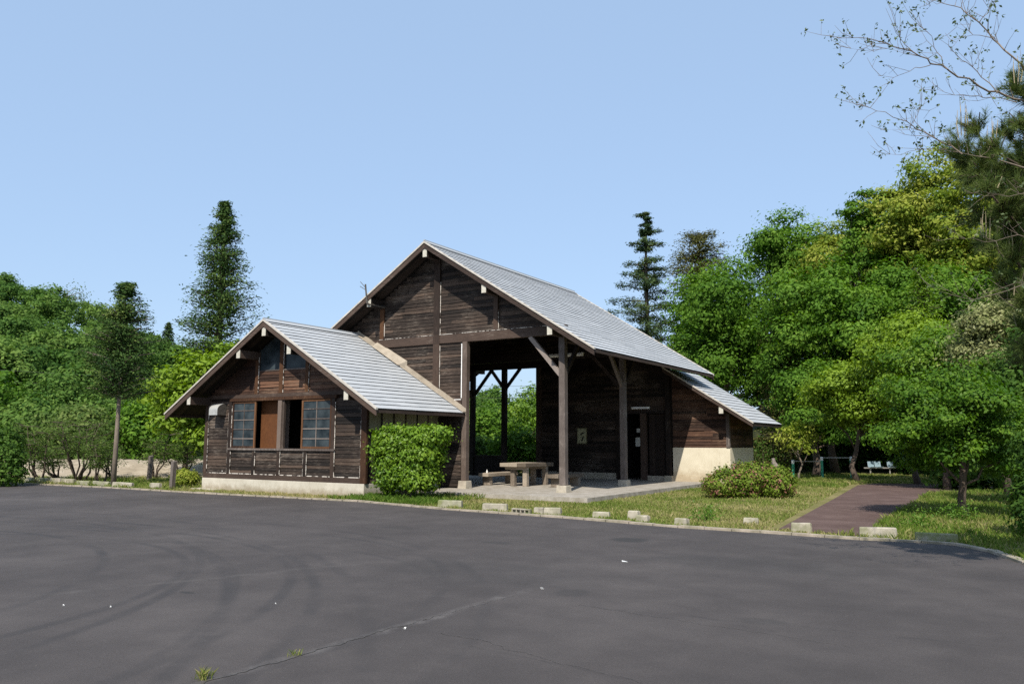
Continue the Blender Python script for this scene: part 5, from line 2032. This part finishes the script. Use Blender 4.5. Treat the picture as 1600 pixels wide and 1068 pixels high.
conifer('conifer_tree', 'small pointed conifer on the skyline of the hill', 264, 112, 505, 560, 26, 'leaf_fir', 125, whorls=10, perw=7, tuft=10, ls=0.5, shape=0.8, ts=0.8, tufts_per=3, base_z=float(hill_h(264, 112)))

# trees seen through the hall
HT = [(768, 628, 752, 80, 46, 'leaf_mid', 'leafy green shrub tree seen between the back posts of the hall'), (836, 600, 735, 100, 47, 'leaf_bright', 'bright airy tree seen right of the middle back post'),
      (800, 668, 752, 90, 42, 'leaf_mid', 'low round green bush seen behind the middle back post'), (742, 676, 752, 70, 43, 'leaf_dark', 'low dark bush seen past the corner of the hall'),
      (722, 640, 750, 80, 48, 'leaf_mid', 'green tree standing behind the boarded part of the hall')]
for i, (px, tp, bt, w, dp, mt, lab) in enumerate(HT):
    broadleaf('broadleaf_tree', lab, px, dp, tp, bt, w, mt, 90 + i, clumps=200, nleaf=22, ls=0.2, cr=0.5, trunk_r=0.09, group='trees behind the hall')

# ------------------------------------------------------------------ trees: right side
conifer('fir_tree', 'tall fir with layered branches rising over the hall roof', 1008, 68, 334, 560, 142, 'leaf_fir', 101, whorls=13, perw=8, tuft=60, ls=0.22, shape=0.8, droop=-0.04, ts=0.62, topw=0.08, ragged=0.42, tufts_per=7, trunk_r=0.26, upturn=0.04)
conifer('brown_conifer', 'broad brownish conifer next to the tall fir', 1092, 64, 368, 570, 128, 'leaf_brown', 102, whorls=15, perw=9, tuft=56, ls=0.22, shape=0.45, droop=-0.15, ts=0.85, topw=0.3, ragged=0.36, tufts_per=5, trunk_r=0.24)


def R_(px, dp):
    return float(rise_h(px, dp)) - 0.05


RT = [  # name, label, px, depth, top, bottom, width, material, options
    ('airy green tree with the highest rounded top over the lean-to', 1232, 60, 324, 520, 140, 'leaf_mid', dict(clumps=330, ls=0.27, cr=0.75)),
    ('fresh green tree directly behind the hall ridge and lean-to', 1132, 52, 386, 665, 178, 'leaf_mid', dict(clumps=620, ls=0.25, cr=0.7, lobes=13)),
    ('tree with pale yellow blossom on its domed top', 1312, 56, 345, 560, 165, 'leaf_yellow', dict(clumps=480, ls=0.24, cr=0.6)),
    ('big mid green tree filling the middle of the wood', 1298, 45, 398, 690, 220, 'leaf_mid', dict(clumps=680, ls=0.24, cr=0.62, lobes=13)),
    ('yellowish dome between the blossom dome and the largest dome', 1418, 53, 312, 540, 140, 'leaf_yellow', dict(clumps=520, ls=0.24, cr=0.55, lobes=12)),
    ('fresh green tree low at the side of the largest dome', 1480, 42, 400, 640, 170, 'leaf_mid', dict(clumps=480, ls=0.22, cr=0.55, lobes=11)),
    ('bright green tree filling in above the small tree', 1470, 30, 505, 700, 170, 'leaf_bright', dict(clumps=420, ls=0.15, cr=0.42, lobes=11)),
    ('fresh green tree hanging low over the exercise bars', 1270, 41, 560, 715, 130, 'leaf_mid', dict(clumps=300, ls=0.19, cr=0.45)),
    ('small green treetop poking above the yellowish domes', 1352, 51, 280, 470, 66, 'leaf_mid', dict(clumps=190, ls=0.24, cr=0.42)),
    ('largest domed yellow-green tree on the skyline', 1468, 50, 222, 560, 250, 'leaf_yellow', dict(clumps=1000, ls=0.24, cr=0.55, lobes=15)),
    ('domed yellow-green tree partly hidden behind the pine', 1580, 46, 235, 600, 230, 'leaf_yellow', dict(clumps=800, ls=0.24, cr=0.55, lobes=13)),
    ('dark green tree below the domed skyline trees', 1392, 47, 400, 690, 160, 'leaf_mid', dict(clumps=480, ls=0.24, cr=0.6, lobes=11)),
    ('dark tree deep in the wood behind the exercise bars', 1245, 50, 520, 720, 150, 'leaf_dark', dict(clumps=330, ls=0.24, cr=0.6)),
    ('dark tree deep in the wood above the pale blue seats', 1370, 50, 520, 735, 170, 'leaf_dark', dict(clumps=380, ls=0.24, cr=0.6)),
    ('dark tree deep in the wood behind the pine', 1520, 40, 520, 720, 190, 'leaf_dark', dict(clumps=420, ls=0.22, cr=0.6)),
    ('layered yellow-green maple leaning out of the wood', 1425, 34, 480, 668, 180, 'leaf_lime', dict(clumps=480, ls=0.17, cr=0.5, flat=0.28, lobes=12)),
    ('lower lime green maple branch tree near the red path', 1335, 36, 560, 690, 150, 'leaf_lime', dict(clumps=330, ls=0.17, cr=0.5, flat=0.28)),
    ('pale blossoming tree beside the pine', 1562, 27, 450, 640, 120, 'leaf_pale', dict(clumps=420, ls=0.13, cr=0.35)),
    ('dark leafy tree at the photo edge behind the small tree', 1625, 22, 500, 800, 190, 'leaf_dark', dict(clumps=500, ls=0.14, cr=0.35)),
]
for i, (lab, px, dp, tp, bt, w, mt, kw) in enumerate(RT):
    kw = dict(kw)
    kw.setdefault('nleaf', 62)
    kw['clumps'] = int(kw['clumps'] * 0.95)
    kw['cr'] *= 1.3
    kw.setdefault('flat', 0.36)
    kw['ls'] *= 0.92
    kw.setdefault('up', 0.5)
    broadleaf('broadleaf_tree', lab, px, dp, tp, bt, w, mt, 140 + i, trunk_r=0.22 if dp > 40 else 0.13, base_z=R_(px, dp), group='trees of the wood beside the lot', **kw)
# trees filling the wood behind
for i, (px, dp, tp, bt, w, lab) in enumerate(((1180, 74, 450, 640, 150, 'shaded tree filling the wood behind the lean-to'), (1290, 76, 400, 600, 160, 'shaded tree filling the wood behind the blossom dome'),
                                              (1400, 76, 330, 560, 180, 'shaded tree filling the wood behind the skyline dome'), (1520, 74, 300, 540, 190, 'shaded tree filling the wood behind the pine branches'),
                                              (1640, 64, 300, 600, 200, 'shaded tree at the outer edge of the wood'), (1120, 72, 470, 660, 140, 'shaded tree filling the wood behind the fresh green tree'), (1345, 60, 470, 690, 190, 'shaded tree filling the middle of the wood'))):
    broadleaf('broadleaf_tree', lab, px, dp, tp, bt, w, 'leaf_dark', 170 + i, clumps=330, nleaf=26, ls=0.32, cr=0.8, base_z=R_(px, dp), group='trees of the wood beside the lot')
conifer('cedar_tree', 'brownish green cedar standing in a dark gap of the wood', 1222, 47, 470, 715, 84, 'leaf_brown', 103, whorls=24, perw=8, tuft=24, ls=0.2, shape=0.5, droop=-0.1, ts=0.7, topw=0.2, tufts_per=4, trunk_r=0.2)
conifer('cypress_tree', 'light green cone-shaped cypress below the domed trees', 1437, 40, 400, 580, 84, 'leaf_bright', 104, whorls=26, perw=9, tuft=22, ls=0.15, shape=0.85, droop=-0.2, ts=0.5, topw=0.06, tufts_per=4, trunk_r=0.12)
# undergrowth shrubs in the dark of the wood
for i, (px, dp, h, w, lab) in enumerate(((1195, 47, 2.0, 1.5, 'dark shrub behind the tall clipped hedge'), (1262, 50, 1.7, 1.7, 'dark shrub behind the first exercise bar'), (1312, 51, 1.8, 1.8, 'dark shrub behind the second exercise bar'),
                                         (1352, 50, 1.8, 1.7, 'dark shrub left of the pale blue seats'), (1412, 49, 2.0, 1.8, 'dark shrub right of the pale blue seats'), (1465, 43, 2.0, 1.8, 'dark shrub behind the small tree trunk'),
                                         (1545, 30, 1.7, 1.6, 'dark shrub beyond the small tree'))):
    p = at_d(px, 700, dp)
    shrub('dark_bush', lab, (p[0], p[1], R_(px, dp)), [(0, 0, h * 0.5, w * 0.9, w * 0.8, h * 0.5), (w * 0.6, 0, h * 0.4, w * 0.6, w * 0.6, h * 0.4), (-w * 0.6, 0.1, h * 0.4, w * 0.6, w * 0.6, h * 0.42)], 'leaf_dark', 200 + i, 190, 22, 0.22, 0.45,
          group='dark shrubs under the trees')
# young tree by the bars
broadleaf('young_tree', 'young thin-trunked tree with yellowish leaves by the exercise bars', 1250, 37.5, 652, 716, 74, 'leaf_yellow', 190, clumps=70, nleaf=16, ls=0.16, cr=0.34, trunk_r=0.055, bark='bark_pale', base_px=1246, limbs=7, inner=0.5)
# small tree in the foreground grass
broadleaf('small_tree', 'small dense dark-leaved tree on the grass beside the red path', 1500, 18.9, 560, 772, 225, 'leaf_near', 191, clumps=1200, nleaf=36, ls=0.09, cr=0.28, trunk_r=0.11, lobes=13, base_px=1503, flat=0.35, limbs=12)

# ------------------------------------------------------------------ pine at the photo edge
gp = np.random.default_rng(300)
tb = at_d(1705, 600, 10.6)
root = empty('pine_tree', (tb[0], tb[1], -0.02), 'near pine with long needles and upright pale candles at the photo edge', 'tree')
org = np.array([tb[0], tb[1], -0.02])
mb = MB()
th = 6.2
mb.tube([(0, 0, -0.2), (0.05, 0.03, 2.0), (-0.02, 0.05, 4.2), (-0.05, 0, th)], [0.19, 0.15, 0.11, 0.05], 10)
NV, NC, NA, NT = [], [], [], []


def shoot(base, d, L, nn=95, nl=0.11):
    """bottlebrush of needles along a shoot"""
    d = d / np.linalg.norm(d)
    t_ = gp.uniform(0.0, 1.0, nn)
    c = base + d * (t_ * L)[:, None]
    side = gp.normal(size=(nn, 3))
    side = unit(side - d * (side @ d)[:, None])
    a = unit(side * gp.uniform(0.5, 1.0, (nn, 1)) + d * gp.uniform(0.4, 1.0, (nn, 1)))
    NC.append(c + a * nl * 0.5)
    NA.append(a)
    NT.append(np.clip(gp.normal(0.45, 0.2, nn) + gp.normal(0, 0.1), 0, 1))


PB = [(1528, 205, 9.6), (1560, 240, 9.4), (1512, 262, 9.8), (1545, 300, 9.3), (1530, 340, 9.9), (1575, 330, 9.5), (1555, 385, 9.6), (1590, 400, 9.9), (1600, 200, 9.5), (1590, 140, 9.8),
      (1568, 440, 9.8), (1598, 470, 9.7), (1585, 265, 10.2), (1610, 300, 9.2), (1620, 360, 9.6), (1612, 130, 9.4), (1605, 545, 9.9), (1628, 450, 9.4), (1500, 245, 9.9), (1535, 270, 9.5), (1560, 290, 9.7), (1570, 360, 9.8), (1580, 215, 9.9), (1595, 345, 9.6), (1600, 510, 10.9), (1606, 565, 11.0), (1640, 540, 11.2), (1660, 600, 11.3), (1650, 480, 10.8), (1680, 420, 11.0), (1700, 520, 10.6), (1690, 640, 10.9), (1640, 640, 11.4)]
for k in range(20):     # the rest of the crown, mostly beyond the frame
    PB.append((gp.uniform(1610, 1830), gp.uniform(330, 650), gp.uniform(10.2, 12.0)))
for (px, py, dp) in PB:
    e = at_d(px, py, dp) - org
    s = np.array([0, 0, max(1.2, min(th - 0.3, e[2] - 0.35))])
    pth = limb_path(gp, s, e, 7, -0.05)
    mb.tube(pth, [0.05, 0.042, 0.034, 0.027, 0.02, 0.015, 0.01], 6)
    for k in range(3, 7):
        for q in range(10 if k < 6 else 12):
            d = (pth[k] - pth[k - 1])
            d = d / np.linalg.norm(d) + gp.normal(size=3) * 0.65 + np.array([0, 0, 0.25])
            L = gp.uniform(0.14, 0.26)
            mb.tube([pth[k], pth[k] + d / np.linalg.norm(d) * L], [0.008, 0.005], 4, cap=False)
            shoot(pth[k] + gp.normal(size=3) * 0.03, d, L)
CAND = [(1502, 212, 150), (1507, 215, 158), (1512, 214, 165), (1498, 216, 172), (1548, 232, 182), (1554, 236, 190), (1560, 234, 186), (1543, 238, 196), (1585, 130, 92), (1590, 132, 86), (1595, 128, 96), (1537, 372, 322), (1541, 378, 330), (1534, 380, 340), (1546, 376, 336), (1575, 395, 362), (1582, 397, 358)]
for (px, y0_, y1_) in CAND:
    a, b = at_d(px, y0_, 9.6) - org, at_d(px + gp.uniform(-3, 2), y1_, 9.6) - org
    candles = MB()
    candles.tube([a, (a + b) / 2 + gp.normal(size=3) * 0.008, b], [0.006, 0.006, 0.002], 6)
    candles.build('candle', M['candle'], None).parent = root
for i in range(26):     # shorter candles among the needles
    px, py, dp = PB[gp.integers(0, len(PB))]
    a = at_d(px + gp.uniform(-18, 18), py + gp.uniform(-12, 12), dp) - org
    candles = MB()
    candles.tube([a, a + np.array([gp.normal() * 0.02, gp.normal() * 0.02, gp.uniform(0.10, 0.2)])], [0.008, 0.003], 5)
    candles.build('candle', M['candle'], None).parent = root
# near branch with a bed of shoots reaching in at the candle tips
for (px, py) in ((1502, 225), (1510, 240), (1548, 245), (1556, 250), (1590, 140), (1540, 385), (1578, 400), (1520, 232), (1533, 262)):
    for q in range(5):
        shoot(at_d(px + gp.uniform(-8, 8), py + gp.uniform(-3, 10), 9.6) - org, gp.normal(size=3) * 0.7 + np.array([-0.2, 0, 0.6]), 0.2)
C, A, T = np.concatenate(NC), np.concatenate(NA), np.concatenate(NT)
Nn = unit(np.cross(A, gp.normal(size=A.shape)))
B_ = np.cross(A, Nn)
L = 0.11 * gp.uniform(0.8, 1.25, (len(C), 1))
w = 0.0026
V = np.stack([C - A * L / 2 - B_ * w, C - A * L / 2 + B_ * w, C + A * L / 2], 1).reshape(-1, 3)
F = np.arange(len(V)).reshape(-1, 3)
np_mesh('crown', V, F, T, M['leaf_pine'], root)
mb.build('trunk', M['bark'], None, smooth=True).parent = root

# ------------------------------------------------------------------ sparse young-leaved tree reaching in from the edge
gs = np.random.default_rng(310)
tb = at_d(1760, 600, 10.2)
org = np.array([tb[0], tb[1], -0.02])
root = empty('sparse_tree', tuple(org), 'sparse tree whose thin twigs with tiny leaves reach across the sky', 'tree')
mb = MB()
ttop = at_d(1640, 150, 9.6) - org
mb.tube([(0, 0, -0.2), tuple(ttop * 0.5 + np.array([0.1, 0, 0.2])), tuple(ttop), tuple(at_d(1600, -60, 9.6) - org)], [0.095, 0.075, 0.05, 0.025], 9)
LV, LT = [], []


def leaftuft(p, n=7):
    n = max(3, int(n * 0.7))
    if gs.uniform() < 0.3:
        return
    c = p + gs.normal(size=(n, 3)) * 0.022
    LV.append(c)


def twig(pts, r0, depth_, level=0):
    P = [at_d(x, y, depth_ + gs.uniform(-0.12, 0.12)) - org for x, y in pts]
    Q = []
    for a, b in zip(P[:-1], P[1:]):
        for k in range(3):
            Q.append(a + (b - a) * k / 3 + gs.normal(size=3) * 0.012)
    Q.append(P[-1])
    mb.tube(Q, [r0 * (1 - 0.85 * i / (len(Q) - 1)) for i in range(len(Q))], 5, cap=False)
    leaftuft(Q[-1], 9)
    nq = len(Q)
    for i in range(2, nq):
        for _ in range(3):
            if gs.uniform() < 0.42:
                d = Q[i] - Q[i - 1]
                d = d / np.linalg.norm(d)
                d = d * 0.6 + gs.normal(size=3) * 0.55 + np.array([0, 0, 0.35])
                d /= np.linalg.norm(d)
                L = gs.uniform(0.12, 0.36)
                m_ = Q[i] + d * L * 0.5 + gs.normal(size=3) * 0.015
                e = Q[i] + d * L + np.array([0, 0, 0.04])
                mb.tube([Q[i], m_, e], [r0 * 0.22 + 0.0012, 0.0022, 0.0012], 4, cap=False)
                leaftuft(e, 8)
                if gs.uniform() < 0.6:
                    e2 = m_ + gs.normal(size=3) * 0.07 + np.array([0, 0, 0.05])
                    mb.tube([m_, e2], [0.002, 0.001], 4, cap=False)
                    leaftuft(e2, 6)


for pts, r0, dp in ([((1640, 168), (1585, 152), (1545, 143), (1500, 118), (1455, 100), (1425, 82), (1385, 66), (1345, 60), (1303, 57)), 0.018, 9.4],
                    [((1455, 100), (1430, 108), (1395, 122), (1372, 118)), 0.006, 9.4], [((1425, 82), (1395, 72), (1365, 80), (1330, 76)), 0.006, 9.4], [((1480, 110), (1465, 85), (1455, 58), (1440, 40)), 0.007, 9.4],
                    [((1425, 82), (1408, 60), (1400, 42)), 0.006, 9.4],
                    [((1620, 125), (1580, 88), (1552, 62), (1530, 35), (1505, 12), (1470, 5), (1440, -4)), 0.015, 9.5], [((1552, 62), (1520, 54), (1495, 42)), 0.006, 9.5], [((1530, 35), (1545, 15), (1553, -8)), 0.006, 9.5],
                    [((1560, 148), (1535, 120), (1510, 98), (1485, 78), (1500, 58)), 0.008, 9.3], [((1590, 160), (1550, 152), (1515, 150), (1480, 145), (1460, 140)), 0.007, 9.5],
                    [((1500, 238), (1478, 228), (1450, 210), (1425, 197), (1395, 182), (1360, 167), (1348, 165)), 0.011, 9.3], [((1425, 197), (1433, 180), (1436, 165)), 0.004, 9.3],
                    [((1478, 234), (1445, 232), (1410, 240), (1378, 243)), 0.006, 9.3], [((1600, 262), (1545, 248), (1500, 238)), 0.015, 9.4], [((1450, 215), (1420, 205), (1385, 203)), 0.005, 9.3],
                    [((1640, 380), (1590, 368), (1540, 378), (1490, 372)), 0.007, 9.0], [((1640, 425), (1580, 452), (1520, 470), (1460, 450)), 0.008, 9.0], [((1640, 440), (1590, 440), (1520, 470)), 0.006, 9.0],
                    [((1625, 300), (1580, 305), (1530, 298)), 0.007, 9.0]):
    twig(pts, r0 * 0.8, dp)
C = np.concatenate(LV)
V, F = leaf_quads(C, unit(gs.normal(size=C.shape) + np.array([0, 0, 0.7])), 0.046 * gs.uniform(0.6, 1.3, len(C)), 0.5, gs)
np_mesh('crown', V, F, gs.uniform(0, 1, len(F)), M['leaf_twig'], root)
mb.build('trunk', M['bark_pale'], None, smooth=True).parent = root

# dark bush at the photo edge, in the shade of the pine
p = at_d(1612, 700, 14.5)
shrub('dark_bush', 'tall dark bush in shade at the photo edge under the pine', (p[0], p[1], 0), [(0.15, 0, 0.6, 0.5, 0.5, 0.6), (0.45, 0.1, 1.2, 0.5, 0.5, 0.6), (0.2, 0.3, 1.6, 0.4, 0.4, 0.4)], 'leaf_dark', 230, 420, 26, 0.085, 0.2)
